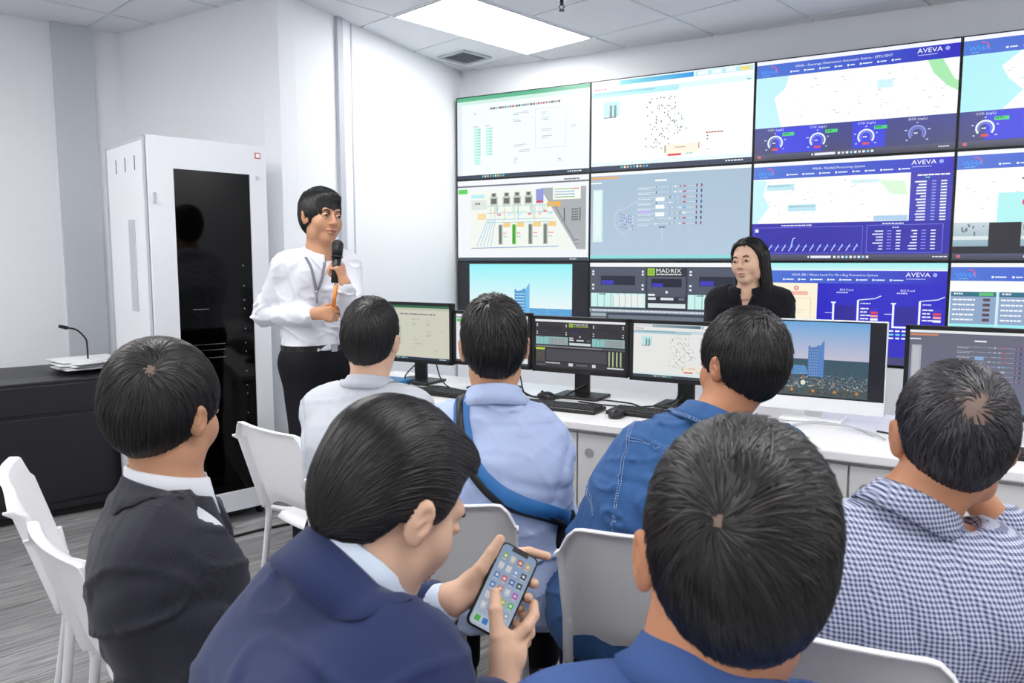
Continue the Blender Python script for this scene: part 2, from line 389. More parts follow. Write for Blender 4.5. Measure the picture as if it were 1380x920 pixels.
# ------------------------------------------------------------------ screen pictures
FONT = {}
def text_geo(s):
    if s in FONT: return FONT[s]
    cu = bpy.data.curves.new('t', 'FONT'); cu.body = s; cu.resolution_u = 1; o = bpy.data.objects.new('t', cu); COL.objects.link(o)
    dg = bpy.context.evaluated_depsgraph_get(); me = bpy.data.meshes.new_from_object(o.evaluated_get(dg))
    V = [(v.co.x, v.co.y) for v in me.vertices]; F = [tuple(p.vertices) for p in me.polygons]
    bpy.data.objects.remove(o); bpy.data.meshes.remove(me); bpy.data.curves.remove(cu)
    w = max([v[0] for v in V] or [1]); FONT[s] = (V, F, w); return FONT[s]
class Scr:
    # a picture of coloured faces on a 16 x 9 field, origin top left
    def __init__(s): s.V = []; s.F = []; s.C = []; s.l = 0
    def q(s, pts, col, cols=None):
        i = len(s.V); s.l += 1; s.V += [(x, y, s.l) for x, y in pts]; s.F.append(tuple(range(i, i+len(pts))))
        c = hx(col) if isinstance(col, str) else col; s.C.append([hx(k) if isinstance(k, str) else k for k in cols] if cols else [c]*len(pts)); return s
    def r(s, x, y, w, h, col, col2=None, hor=False):
        pts = [(x, y), (x+w, y), (x+w, y+h), (x, y+h)]
        if col2: return s.q(pts, col, [col, col2, col2, col] if hor else [col, col, col2, col2])
        return s.q(pts, col)
    def ln(s, x0, y0, x1, y1, w, col):
        d = math.hypot(x1-x0, y1-y0) or 1; nx, ny = -(y1-y0)/d*w/2, (x1-x0)/d*w/2
        return s.q([(x0+nx, y0+ny), (x1+nx, y1+ny), (x1-nx, y1-ny), (x0-nx, y0-ny)], col)
    def fr(s, x, y, w, h, t, col):
        for a in ((x, y, w, t), (x, y+h-t, w, t), (x, y, t, h), (x+w-t, y, t, h)): s.r(*a, col)
        return s
    def arc(s, cx, cy, r0, r1, a0, a1, col, n=14):
        for k in range(n):
            a, b = R(a0+(a1-a0)*k/n), R(a0+(a1-a0)*(k+1)/n)
            s.q([(cx+r*math.cos(t), cy-r*math.sin(t)) for r, t in ((r0, a), (r0, b), (r1, b), (r1, a))], col); s.l -= 1
        s.l += 1; return s
    def t(s, txt, x, y, h, col, sx=1, center=False):
        V, F, w = text_geo(txt); k = h/.72; i = len(s.V); s.l += 1; x0 = x-(w*k*sx/2 if center else 0)
        s.V += [(x0+a*k*sx, y-b*k, s.l) for a, b in V]; c = hx(col)
        for f in F: s.F.append(tuple(i+j for j in f)); s.C.append([c]*len(f))
        return s
    def dash(s, x, y, n, h, col, rnd, wmin=.06, wmax=.2, gap=.05):      # small unreadable words
        for _ in range(n):
            w = rnd.uniform(wmin, wmax); s.r(x, y, w, h, col); s.l -= 1; x += w+gap
        s.l += 1; return x
    def mesh(s, W, H, name='screen', eps=2.5e-5):
        me = bpy.data.meshes.new(name)
        me.from_pydata([((x/16-.5)*W, -l*eps, (.5-y/9)*H) for x, y, l in s.V], [], s.F)
        ca = me.color_attributes.new('Col', 'FLOAT_COLOR', 'CORNER')
        a = np.array([(*c, 1) for f in s.C for c in f], np.float32); ca.data.foreach_set('color', a.ravel()); return me
def taskbar(s, col='#223044', light='#dfe8ee', y=8.6, rnd=None):
    s.r(0, y, 16, 9-y, col); 
    for k in range(9): s.r(3.2+k*.33, y+.1, .2, .2, ['#49c7b0', light, '#f0c35a', '#5aa7ea'][k % 4]); s.l -= 1
    s.l += 1; s.dash(13.6, y+.14, 6, .12, light, rnd, .1, .3, .08)
def c_sheet(v=0):
    s = Scr(); rd = random.Random(1); bg = '#f2fbfa' if v == 0 else '#d9d9c6'; ink = '#7d95a0' if v == 0 else '#6f746c'
    s.r(0, 0, 16, 9, bg); s.r(0, 0, 16, .42, '#58b78b' if v == 0 else '#1f6b45'); s.r(0, .42, 16, .4, '#d3efe4' if v == 0 else '#c6cbb5')
    s.r(0, .82, .5, 7.8, '#e3ebf3' if v == 0 else '#cdd0c6'); s.r(.62, .9, .03, 7.6, '#aebccb')
    x = 4.2
    for k in range(30):
        w = rd.uniform(.12, .3); s.r(x, 1.35, w, .22, rd.choice(['#b0707c', '#7fc0a8', '#6a93b5', '#44586e', '#97a7ba', '#c58c7c'])); s.l -= 1; x += w+.06
    s.l += 1
    for cx in (2.2, 3.7):
        s.dash(cx-.1, 3.25, 4, .08, ink, rd)
        for k in range(13 if cx < 3 else 10): s.r(cx, 3.5+k*.31, .8, .24, '#b8f0e0' if v == 0 else '#c3cbb8'); s.l -= 1
        s.l += 1
        for k in range(10): s.r(cx+.5, 3.58+k*.31, .35, .07, '#9bb8b5'); s.l -= 1
        s.l += 1
    for cx, cy, n in ((7.2, 2.2, 4), (7.2, 2.9, 3), (8.2, 2.1, 3), (7.2, 5.6, 5), (7.8, 6.2, 6), (7.1, 7, 3), (7.3, 7.4, 2), (10.6, 2.4, 3), (10.6, 3, 4), (10.6, 4.2, 5), (10.6, 4.9, 4), (12.4, 7.4, 2), (14, 4, 3)):
        for r_ in range(2): s.dash(cx+rd.uniform(-.1, .1), cy+r_*.17, n, .07, rd.choice([ink, '#bfa3a8', '#a8bcd0']), rd, .05, .3)
    for k in range(9): s.r(6+k*.9, 2, .015, 6, '#d8e4e8' if v == 0 else '#c4c4b4')
    for k in range(10): s.r(6, 2.2+k*.6, 7.6, .015, '#d8e4e8' if v == 0 else '#c4c4b4')
    s.fr(9.8, 2, 3.6, 4.2, .04, '#c0d0cf'); s.t('A', 2.2, 2.0, .3, ink)
    taskbar(s, '#1d3048', '#dff4f4', 8.62, rd); return s
def c_dots(v=0):
    s = Scr(); rd = random.Random(2); s.r(0, 0, 16, 9, '#fcfdfd' if v == 0 else '#f4f5f2')
    s.r(0, 0, 16, .55, '#f0fbfd' if v == 0 else '#dfe5e6'); s.r(3, .12, 7.4, .45, '#7fe0e4' if v == 0 else '#9fb4bb', '#2f9be8' if v == 0 else '#4a6f86', hor=True)
    s.r(10.6, .12, 5.3, .45, '#b8ecf8' if v == 0 else '#8fa3ad')
    for k in range(4): s.r(10.8+k*1.3, .17, .95, .34, '#f4feff' if k < 3 else '#f7e07c')
    s.dash(.3, .75, 5, .16, '#d98d97', rd, .1, .3); s.r(0, 1.1, 9, .55, '#b9f1f6' if v == 0 else '#b5d3dd'); s.r(9, 1.0, 7, .5, '#e2fbfb' if v == 0 else '#d5e2e4'); s.dash(.4, 1.2, 22, .16, '#93cfe0' if v == 0 else '#7fa6b4', rd, .12, .35)
    s.dash(15.4, 1.3, 2, .1, '#3b6a8a', rd)
    s.r(1.3, 2.1, 1.7, 1.5, '#c6f2ee'); 
    for k in range(2): s.r(1.95+k*.45, 2.5, .26, 1.2, '#7b98a3')
    s.dash(1.3, 3.65, 7, .1, '#56666f', rd, .1, .25, .03)
    s.fr(5.9, 2, 4.3, 5.2, .02, '#dcebe8')
    for k in range(95):
        a = rd.gauss(0, 1); b = rd.random(); x = 5.7+abs(b)*4+.3*a*.3; y = 2.1+rd.random()*5
        if y > 5.8 and x > 8.2: continue
        if y < 3.4 and x > 8.8: continue
        s.r(x, y, .1, .12, rd.choice(['#39433e', '#2c5a48', '#56635c'])); s.l -= 1
    s.l += 1
    for k in range(16): s.r(7.6+rd.random()*2, 3.6+rd.random()*2.6, .05, .22, '#8cc4a0')
    s.r(7.6, 6.85, 3.3, .9, '#fbf1df'); s.r(8.0, 7.75, 1.35, .2, '#dc3b36'); s.r(7.7, 6.9, .1, .7, '#8a7a4a'); s.r(11, 6.8, .1, .6, '#c9705f'); s.dash(8.7, 7.1, 6, .1, '#c58a7a', rd); s.dash(9.8, 7.75, 4, .1, '#7fc0c8', rd)
    s.dash(11.7, 5.9, 6, .12, '#b35959', rd, .15, .3, .04); s.r(11.8, 6.2, .12, .12, '#333333'); s.r(11.8, 6.5, .12, .12, '#3a8a5a'); s.dash(11.7, 7.5, 3, .08, '#a0b0a8', rd)
    s.r(0, 8.2, 16, .3, '#e4f6fa'); taskbar(s, '#2a3654' if v == 0 else '#3c4450', '#e9f6fa', 8.55, rd); return s
def header(s, rd, title, y=0.0, logo=True):
    s.r(0, y, 16, .34, '#f4f6ff'); s.r(0, y+.34, 16, 1.15, '#4f78d8', '#2a22c0', hor=True)
    s.t('WHA', .35, y+1.2, .42, '#49a2ff', 1.05); s.arc(1.35, y+.95, .36, .43, -20, 110, '#f0507c', 10); s.dash(.55, y+1.28, 2, .05, '#7bc7ff', rd, .2, .4)
    s.t(title, 7.2, y+.83, .22, '#f0f6ff', 1, True)
    x = 2.9
    for k in range(8):
        s.r(x, y+1.08, .16, .16, '#f2f8ff'); x = s.dash(x+.24, y+1.11, 1, .1, '#e4efff', rd, .35, .8)+.34
    s.t('AVEVA', 12.9, y+.85, .38, '#ffffff', 1.15); s.r(12.95, y+1.02, 1.45, .04, '#dfe6ff'); s.arc(15.1, y+.68, .0, .17, 0, 360, '#9db0ff', 10)
def gauge(s, cx, cy, r, rd, off=False):
    ring = '#e9f3ff' if not off else '#8f97e0'
    s.arc(cx, cy, r*.78, r, -40, 220, ring); s.arc(cx, cy, r*.55, r*.68, -35, 215, '#7f8df0'); s.dash(cx-r*.35, cy-.05, 2, .1, '#ffffff', rd, .08, .16, .03)
    for a in (-35, 20, 90, 160, 215): s.dash(cx+r*1.35*math.cos(R(a))-.08, cy-r*1.35*math.sin(R(a)), 1, .08, '#dfe8ff', rd, .1, .2)
    s.t('COD (mg/L)' if not off else 'BOD (mg/L)', cx, cy-r*1.6, .2, '#eef2ff', 1, True)
    if not off: s.r(cx-r*.4, cy+r*.7, r*.8, .2, '#e0525a'); s.r(cx+r*.9, cy-r*1.3, 1.0, .3, '#4fd67c'); s.dash(cx+r*1.0, cy-r*1.2, 2, .1, '#1f8a4a', rd, .2, .3)
def greybar(s, rd):
    s.r(0, 8.45, 16, .55, '#585a78', '#3c3b46'); s.r(5.2, 8.58, 1.7, .22, '#e9ebf6'); s.r(4.95, 8.6, .12, .18, '#f4f4f4')
    for k in range(9): s.r(7.1+k*.33, 8.6, .2, .2, ['#f4f4f4', '#cfd6ea', '#f4f4f4', '#9fd0f4'][k % 4])
    s.dash(14.8, 8.65, 4, .09, '#e8e8f2', rd, .1, .3); s.r(.3, 8.55, .3, .25, '#c86b78')
def c_gauges(v=0):
    s = Scr(); rd = random.Random(3+v); s.r(0, 0, 16, 9, '#3b45c8', '#46486e'); header(s, rd, 'WHA - Sewerage Wastewater Automatic Station - EFFLUENT' if v == 0 else 'WHA - Wastewater Monitoring')
    s.r(0, 1.49, 16, 4.55, '#fcfdff')
    if v == 0:
        s.q([(0, 1.49), (2.8, 1.49), (2.5, 2.6), (1.6, 3.4), (1.9, 4.6), (2.3, 6.04), (0, 6.04)], '#c3f3f8')
        s.q([(13.7, 1.49), (14.8, 1.49), (15.7, 3.2), (16, 3.4), (16, 4.2), (15.2, 3.7), (14.2, 2.6)], '#a9ecb0')
        s.r(10, 2.7, 1.2, .7, '#d4f6fb')
    else:
        s.q([(0, 1.49), (4, 1.49), (2.7, 2.6), (3.2, 3.6), (4.2, 4.6), (2.9, 6.04), (0, 6.04)], '#b4f2f7'); s.q([(12, 1.49), (16, 1.49), (16, 3)], '#b9edc2')
    for _ in range(46): s.r(rd.uniform(3, 15), rd.uniform(1.8, 5.8), rd.uniform(.08, .3), .06, rd.choice(['#c5ccd6', '#e2c9c9', '#b5c9bd', '#d5d9e2'])); s.l -= 1
    for _ in range(14):
        x, y = rd.uniform(3, 14), rd.uniform(1.8, 5.8); s.ln(x, y, x+rd.uniform(-1.5, 1.5), y+rd.uniform(-.8, .8), .03, '#e5e7ee')
    s.r(1.8, 6.1, 4, 2.3, '#3f45e0'); s.r(8.2, 6.1, 2.6, 2.3, '#3f45e0')
    for k, x in enumerate((1.8, 5.4, 9.3, 13.2)): gauge(s, x, 7.45, .68, rd, k == 3)
    greybar(s, rd); return s
def c_rain():
    s = Scr(); rd = random.Random(5); s.r(0, 0, 16, 9, '#3a39b4'); header(s, rd, 'WHA - Rainfall Monitoring System'); s.r(0, 1.49, 12.9, 4.1, '#fbfdff')
    s.q([(0, 1.6), (1.2, 1.6), (.9, 3), (1.5, 4), (.4, 5.59), (0, 5.59)], '#c8f4f8'); s.r(1.2, 2.0, 2.4, .55, '#bfe9f2'); s.r(3.1, 3.9, 2.4, .6, '#bfe6f2'); s.r(8.3, 1.9, 2.2, .3, '#d5f0f4'); s.q([(10.5, 2), (12.5, 2.2), (12.7, 3.4), (11.4, 3.2)], '#dcf6d8')
    s.r(10.2, 5.1, 2.6, .45, '#aed0ee'); s.dash(1.3, 2.12, 9, .09, '#7fa9bb', rd, .1, .3); s.dash(3.2, 4.05, 9, .09, '#7fa9bb', rd, .1, .3)
    for _ in range(40): s.r(rd.uniform(1, 12.5), rd.uniform(1.8, 5.4), rd.uniform(.08, .25), .06, rd.choice(['#ccd2dc', '#e2cfcf', '#c5d5cb'])); s.l -= 1
    s.dash(13.4, 1.7, 6, .12, '#ffffff', rd, .2, .4); s.dash(14, 1.92, 2, .1, '#7ff0a0', rd)
    for k in range(14):
        y = 2.25+k*.25; w = rd.uniform(.3, .9); s.r(14.1-w, y, w, .12, '#eef2ff'); s.r(14.5, y, .3, .09, '#9ca7f2'); s.r(15.15, y, .45, .12, '#eef2ff')
    s.r(0, 5.6, 16, 2.85, '#2c25a8'); s.dash(2.6, 5.75, 9, .1, '#e8ecff', rd, .15, .4); s.dash(10.9, 5.75, 7, .1, '#e8ecff', rd, .15, .4)
    s.fr(.2, 5.95, 9.2, 2.4, .04, '#7078e6'); s.fr(9.7, 5.9, 5.8, 2.45, .04, '#7f8af0'); s.r(.3, 6.1, .3, .3, '#e9eeff')
    s.r(.6, 7.75, 8.6, .03, '#5d6bf0')
    for k in range(14):
        x = .9+k*.6; s.ln(x, 8.15, x+.32, 7.55, .06, '#e9eeff'); s.ln(x+.05, 7.9, x+.35, 7.75, .04, '#7fb4ff')
    s.ln(3.5, 7.75, 3.65, 7.0, .1, '#8fd0ff'); s.ln(3.65, 7.0, 3.85, 6.95, .06, '#f4f8ff')
    s.dash(11.7, 6.1, 3, .09, '#dfe4ff', rd)
    for k in range(7):
        for x, w in ((11, .6), (11.6, 0), (13.6, .6)):
            y = 6.4+k*.26
            if w: ww = rd.uniform(.3, .9); s.r(x-ww, y, ww, .1, '#e9eeff'); s.r(x+.3, y, .35, .07, '#959ff0'); s.r(x+1, y, .35, .1, '#e9eeff')
    greybar(s, rd); return s
def c_cams():
    s = Scr(); rd = random.Random(6); s.r(0, 0, 16, 9, '#26262e'); header(s, rd, 'WHA - Site Cameras', 0); s.r(0, 1.49, 16, 4.4, '#fbfdfd')
    s.r(3, 3.5, 1.8, 2.4, '#b5f4f2'); s.r(3, 4.6, 6, 1.3, '#b5f4f2'); s.arc(5, 4.3, 0, .36, 0, 360, '#f05a86', 12); s.dash(4.7, 4.25, 2, .1, '#c02050', rd); s.arc(4.6, 2.4, 0, .08, 0, 360, '#555b60', 6)
    for _ in range(30): s.r(rd.uniform(.5, 15), rd.uniform(1.8, 5.4), rd.uniform(.08, .25), .06, '#ccd6d6'); s.l -= 1
    for x in (0, 4.7, 9.4):
        s.r(x, 5.9, 2.5, 1.95, '#c9d6dc', '#8fb0bd'); 
        for k in range(9): s.r(x+rd.uniform(0, 2.2), 5.95+rd.uniform(0, .7), .12, rd.uniform(.1, .4), '#6b7d84')
        s.r(x, 7.0, 2.5, .3, '#dfe7ea')
    greybar(s, rd); return s
def c_diag(v=0):
    s = Scr(); rd = random.Random(8); bg = ('#a3bccf', '#b4c8dc') if v == 0 else ('#6d6d80', '#757891'); s.r(0, 0, 16, 9, bg[0], bg[1])
    s.r(0, 0, 16, .3, '#f3f8fa'); s.r(0, .42, 3.0, .22, '#e5a86a' if v == 0 else '#d98d6a'); s.r(0, .95, 1.2, .15, '#f2f6f8'); s.r(.25, 1.7, 1.05, 5.4, '#d9efec' if v == 0 else '#b9bcc4'); s.r(.4, 1.9, .7, 4.9, '#e3f6f2' if v == 0 else '#c6c9cf')
    s.r(6.8, .95, 1.2, .18, '#f4f8f8'); ln = '#e6f0f4' if v == 0 else '#c9cdd6'
    for k in range(8):
        y = 1.7+k*.52; s.ln(5.0, y, 11.2, y, .03, ln); s.dash(5.1, y+.1, 5, .07, ln, rd, .1, .3)
        for x in (6.9, 8.3, 8.8, 9.3): s.r(x, y-.1, .12, .2, rd.choice(['#5a6b7c', '#5fb8a4', '#8f9fe0', ln]))
        s.r(9.6, y-.08, .35, .16, rd.choice(['#c04a74', '#66b0e4', ln, '#b7607e'])); 
        for x in (10.9, 11.35): s.r(x, y-.16, .14, .3, rd.choice(['#2d2f6a', '#7d3f74', '#474aa0']))
    for k in range(3): s.r(6.9, 2.7+k*.75, .9, .4, '#f3f8fb' if v == 0 else '#8fb8e0')
    s.r(5.1, 3.95, 1.3, .35, '#b9b6ee')
    for k in range(7):
        for q in range(5): s.r(3.2+k*.22, 4.2+q*.32+.05*k, .12, .14, rd.choice(['#6f7fd0', '#d9dff2', '#b48fb8'])) ; s.l -= 1
    s.l += 1; s.arc(4.2, 4.9, 1.55, 1.58, 120, 260, ln); s.ln(3.3, 3.9, 5.0, 3.0, .03, ln); s.dash(7.3, 5.6, 4, .14, '#4d5a68', rd)
    s.ln(7.6, 5.8, 7.6, 6.9, .03, ln); s.r(0, 8.45, 16, .35, '#8fdcde' if v == 0 else '#5f8f98'); s.r(0, 8.8, 16, .2, '#39505c'); return s
def c_scada():
    s = Scr(); rd = random.Random(9); s.r(0, 0, 16, 9, '#f1f4f8'); s.r(0, .55, 16, .18, '#6c7480'); s.dash(13.2, .3, 9, .16, '#3e4650', rd, .1, .2)
    s.r(.1, .95, 1.2, .5, '#57d24f'); s.r(1.6, 1.2, 14.1, 6.6, '#f0f4ec')
    s.q([(10.4, 1.2), (15.7, 1.2), (15.7, 7.8), (14.7, 7.8)], '#a7adb0'); s.r(11.9, 1.2, 3.2, 1.3, '#f6f6f0')
    for k in range(4): s.r(12.1, 1.35+k*.28, 2.3, .1, ['#7fc46a', '#7fb6d8', '#6fa6d0', '#6fbf6a'][k])
    s.r(14.3, 1.35, .6, .1, '#d0605a'); s.r(1.8, 1.6, 1.7, .4, '#b8eaf2'); s.r(1.8, 2.2, 2, 1.1, '#dde3e0'); s.dash(2.3, 2.5, 4, .2, '#4a5048', rd); s.r(2.6, 3.7, 1.1, .7, '#f3d9a0')
    for k, x in enumerate((4.2, 5.8, 7.1, 8.5)):
        s.r(x, 1.9, 1.0, 1.0, '#c5cabf'); s.r(x+.2, 1.5, .6, .4, '#8e9488'); s.r(x+.15, 2.1, .7, .6, '#5f665f'); s.arc(x+.5, 1.7, 0, .14, 0, 360, '#33383a', 8)
    s.r(9.9, 1.3, .9, 1.5, '#8f93d8'); s.r(10, 2.5, .7, .25, '#d8484a'); s.r(11.2, 2.7, 1.6, .5, '#f0b24a')
    for y in (2.95, 3.7, 4.4, 4.75): s.ln(3.8, y, 12, y+.05, .05, '#6fc6d4')
    for k in range(22):
        x = 3.9+rd.random()*7.6; s.ln(x, 3, x, 3+rd.uniform(.4, 1.7), .05, rd.choice(['#58b8d0', '#6cc46a', '#5a8fd8', '#e0a24a']))
    for k in range(12): s.r(4.6+k*.62, 3.55+.25*(k % 2), .4, .22, rd.choice(['#e58a86', '#c9efcc', '#f0c8c4', '#bfe4f4']))
    for k, x in enumerate((5.3, 7.0, 9.0, 10.8)):
        s.r(x, 5.0, .5, 2.2, '#6ccf4a' if k == 1 else '#9aa39a'); s.r(x+.12, 5.1, .2, 2.0, '#3f7a34' if k == 1 else '#5e6660'); s.r(x+.6, 4.8, .9, .5, '#f2cd84'); s.dash(x+.6, 5.9, 3, .14, '#e08888', rd)
        s.dash(x+.6, 6.3, 3, .1, '#8fb8d0', rd)
    for k in range(5): s.ln(3.9+k*.25, 4.4, 2.5+k*.45, 7.4, .06, '#6fb2e0')
    s.ln(1.8, 7.6, 12.6, 7.45, .07, '#3f7fd0'); s.ln(12.2, 3.2, 14.5, 7.0, .12, '#7c8284'); s.r(13.2, 3.4, 1.9, 1.4, '#a7adb0'); s.r(13.2, 3.4, .1, 1.4, '#2e3234'); s.r(15.0, 3.4, .1, 1.4, '#2e3234')
    for k in range(5):
        for q in range(4): s.r(14.1+q*.2, 3.5+k*.27, .13, .16, '#3a3f42')
    for k in range(5): s.dash(14.4, 6.3+k*.22, 3, .1, rd.choice(['#8a5a9a', '#b7bcc0', '#5e6470']), rd)
    s.r(0, 8.65, 16, .35, '#3b4a58'); s.dash(13.9, 8.76, 5, .12, '#dfe8ee', rd); return s
def c_sky(v=0):
    s = Scr(); rd = random.Random(12); s.r(0, 0, 16, 9, '#16181d'); x0, x1 = 1.5, 14.2
    if v == 0: top, bot, tw, far, near = '#8ff0f6', '#e9f4f6', '#4a9ad0', '#5aa4d8', '#3f7fc4'
    else: top, bot, tw, far, near = '#6fb0e8', '#cfcbdc', '#5a88c8', '#3a5a6c', '#4a5c60'
    hz_ = 5.0 if v == 0 else 4.5; s.r(x0, .15, x1-x0, hz_-.1, top, bot)
    s.r(x0, hz_, x1-x0, 8.8-hz_, far, near)
    if v: s.q([(x0, 5.2), (7, 5.3), (7.4, 6.3), (x0, 6.6)], '#5f9ad0')
    for k in range(1100):
        t = rd.random(); y = hz_+.1+t*(8.5-hz_); w = .05+.22*t*rd.random()
        if v and x0 < 8 and rd.random() < .0: continue
        if v == 0: c = rd.choice(['#2f74c0', '#8fd0f0', '#3e8ad0', '#bfe4f4', '#2a5fa8'])
        elif t > .40 and t < .82 and rd.random() < .7: c = rd.choice(['#e8d2b0', '#c8a070', '#f0ead8', '#8fb4d0', '#d87858', '#6f9fc8'])
        elif t >= .8: c = rd.choice(['#3a3024', '#6a5230', '#2a2c24', '#8a6a3c', '#4a4030'])
        else: c = rd.choice(['#1f3a34', '#2c5044', '#3f6a60', '#24404e', '#5a7888'])
        s.r(x0+rd.random()*(x1-x0-w), y, w, .04+.10*t*rd.random(), c); s.l -= 1
    s.l += 2
    tx = 7.3; tb = 8.0 if v == 0 else 6.5; s.q([(tx, 3.2), (tx+1.35, 2.95), (tx+1.35, tb), (tx, tb)], tw); s.q([(tx+1.35, 2.9), (tx+1.85, 2.2), (tx+1.85, tb+.1), (tx+1.35, tb)], '#6fb8e8' if v == 0 else '#5a8ad0')
    for k in range(14 if v == 0 else 10): s.r(tx+.08, 3.4+k*.33, 1.2, .09, '#bfe6f8' if v == 0 else '#8fb0dc')
    for k in range(5): s.r(tx+.1+k*.27, 3.2, .03, tb-3.2, '#3a7ab8' if v == 0 else '#34588c')
    s.r(tx, 2.95, .25, .25, tw); s.r(tx+1.0, 2.85, .3, .2, tw)
    if v:
        for k in range(5): s.arc(3+k*2.5, 8.2, 0, .2, 0, 360, '#c88a3c', 8)
        s.arc(6.8, 7.3, 0, .3, 0, 360, '#f4f0d8', 8)
    s.r(x1, 0, 16-x1, 9, '#191b22'); return s
def c_madrix(v=0):
    s = Scr(); rd = random.Random(14); dk = '#4f5566' if v == 0 else '#26242a'; bg = '#3c4252' if v == 0 else '#1c1b20'; cy = '#c8f0ec' if v == 0 else '#8fc8c8'
    s.r(0, 0, 16, 9, bg); s.r(0, 0, 16, .42, '#f4f6f8'); 
    for x, w in ((.1, 5.9), (10.3, 5.6)):
        s.r(x, .55, w, 2.5, dk); s.r(x+1.1, 1.35, w-2.2, .95, '#1e2236' if v == 0 else '#221c22'); s.r(x+1.2, 1.8, 1.3, .45, '#3a36b8' if v == 0 else '#2c2440')
        for yy in (.8, 1.1, 2.2, 2.6): s.r(x+.15, yy, .22, .2, '#e8ecf2'); s.r(x+w-.4, yy, .22, .2, '#e8ecf2')
        s.r(x, 3.15, w, 1.45, cy)
        for k in range(8): s.r(x+w*k/8, 3.15, .05, 1.45, '#6f8088')
        s.r(x+w*.42, 3.3, w*.55, 1.2, '#e6eeec' if v == 0 else '#9aa4a4'); 
        for k in range(5): s.r(x+w*.42+w*.11*k, 3.3, .04, 1.2, '#7f8a8c')
        s.dash(x+.9, 3.2, 4, .12, '#4a5560', rd)
    s.r(6.1, .5, 4.1, 4.4, '#2c2f3a' if v == 0 else '#141317'); s.r(6.2, 1.4, 3.9, 2.0, dk); s.r(6.6, 1.6, 3.1, .85, '#1b1d30'); s.r(6.7, 2.05, 1.1, .4, '#3a36b8' if v == 0 else '#282060')
    s.r(6.2, .55, .75, .75, '#9ccc34'); 
    for k in range(3): s.r(6.35+.17*k, .65, .06, .5, '#5a8a1c')
    s.t('MADRIX', 7.05, 1.0, .44, '#f4f6f4', 1.12); s.dash(7.1, 1.1, 6, .12, '#d8dcd8' if v == 0 else '#c4d83c', rd, .3, .5)
    s.arc(8.2, 2.95, 0, .14, 0, 360, '#e8ecf2', 8); s.r(6.3, 3.15, .7, .2, '#e8ecf2'); s.r(6.3, 3.5, .8, .25, '#dfe3ea'); s.r(7.6, 3.5, 1.3, .25, '#dfe3ea'); s.r(9.4, 3.5, .6, .25, '#6b7080'); s.r(6.3, 4.1, 3.8, .45, '#d8e4e6')
    s.r(0, 4.8, 16, .35, '#8893a0' if v == 0 else '#55555c'); s.dash(.3, 4.88, 30, .16, '#d5dde4' if v == 0 else '#8f8f96', rd, .2, .5)
    s.r(.15, 5.25, 1.7, .35, '#c6e238' if v else '#9fb0b8'); s.r(.15, 5.7, 1.7, 2.4, '#3c3a36' if v else '#8d98a4')
    s.r(2.1, 5.4, 10.8, 2.2, '#45444c' if v else '#6d7684')
    for k in range(10): s.r(.15, 5.7+k*.24, 1.7, .03, '#8a8a80')
    for k in range(4): s.r(13.2+k*.65, 5.3, .3, 2.7, '#8fa070' if v else '#b0c4c0'); s.r(13.25+k*.65, 5.4, .08, 2.4, '#dfe8c8')
    s.r(.15, 7.8, 12.7, .9, '#2e2e34' if v else '#59616d'); s.dash(2, 7.85, 9, .25, '#c8ccd0', rd, .15, .4); s.r(6.2, 7.85, .8, .55, '#dcd8e4'); s.r(10.4, 7.85, .6, .55, '#dfe6e8'); s.dash(7.6, 7.95, 8, .35, '#6a6c74', rd, .15, .25)
    s.dash(.3, 8.3, 10, .12, '#9a9ca4', rd); s.r(13, 8.15, 2.8, .25, '#d5dcd8'); return s
def c_flood():
    s = Scr(); rd = random.Random(15); s.r(0, 0, 16, 9, '#2a26c4'); s.r(0, 0, 16, .55, '#9cecf0'); header(s, rd, 'WHA IER / Water Level For Flooding Prevention System', .35)
    s.r(0, 0, 16, .62, '#9cecf0', '#c8f4f6'); s.r(0, 1.84, 5.9, 6.6, '#fbf3da'); s.arc(4.1, 2.3, .1, .2, 0, 360, '#d84a58', 10); s.r(3.1, 2.6, 2, .35, '#f4b8a8'); s.fr(2.2, 3.2, 3.2, 2.2, .05, '#f0c8a0'); s.fr(.6, 5, 3.4, 2, .05, '#eccf90')
    for k in range(8): s.r(1+rd.random()*4, 3.4+rd.random()*4, .8, .05, '#e8c8b0')
    for x in (7.2, 12.0):
        s.t('RIG Pond', x+1.1, 2.5, .2, '#eef2ff', 1, True); s.dash(x+.3, 2.6, 5, .1, '#dfe6ff', rd)
        s.r(x, 3.5, .16, 2.1, '#f4f8ff'); s.r(x+2.0, 3.3, .16, 2.3, '#f4f8ff'); s.r(x, 5.55, 2.16, .16, '#f4f8ff'); s.r(x-.12, 3.5, .4, .12, '#f4f8ff'); s.r(x+.25, 3.8, 1.6, 1.6, '#2c2698')
        s.ln(x+2.1, 3.3, x+3.4, 3.15, .08, '#dfe8ff'); s.ln(x+3.4, 3.15, x+3.9, 2.9, .08, '#dfe8ff'); s.dash(x+2.3, 3.55, 4, .1, '#e8ecff', rd); s.ln(x-.6, 4.5, x, 4.5, .05, '#dfe6ff')
        for k in range(4): s.dash(x+2.3, 4.0+k*.3, 2, .12, '#eef2ff', rd, .2, .4); s.r(x+3.1, 4.0+k*.3, .6, .2, ['#3a36c8', '#e0484c', '#f0a0a0', '#f4f4f8'][k])
        for k in range(3): s.dash(x-.3, 5.9+k*.32, 4, .14, ['#f4f8ff', '#7fe0f0', '#f4f8ff'][k], rd, .3, .5, .15)
    s.r(6, 7.0, 10, 1.4, '#342ec0'); s.r(6, 8.3, 10, .7, '#4a4a78'); return s
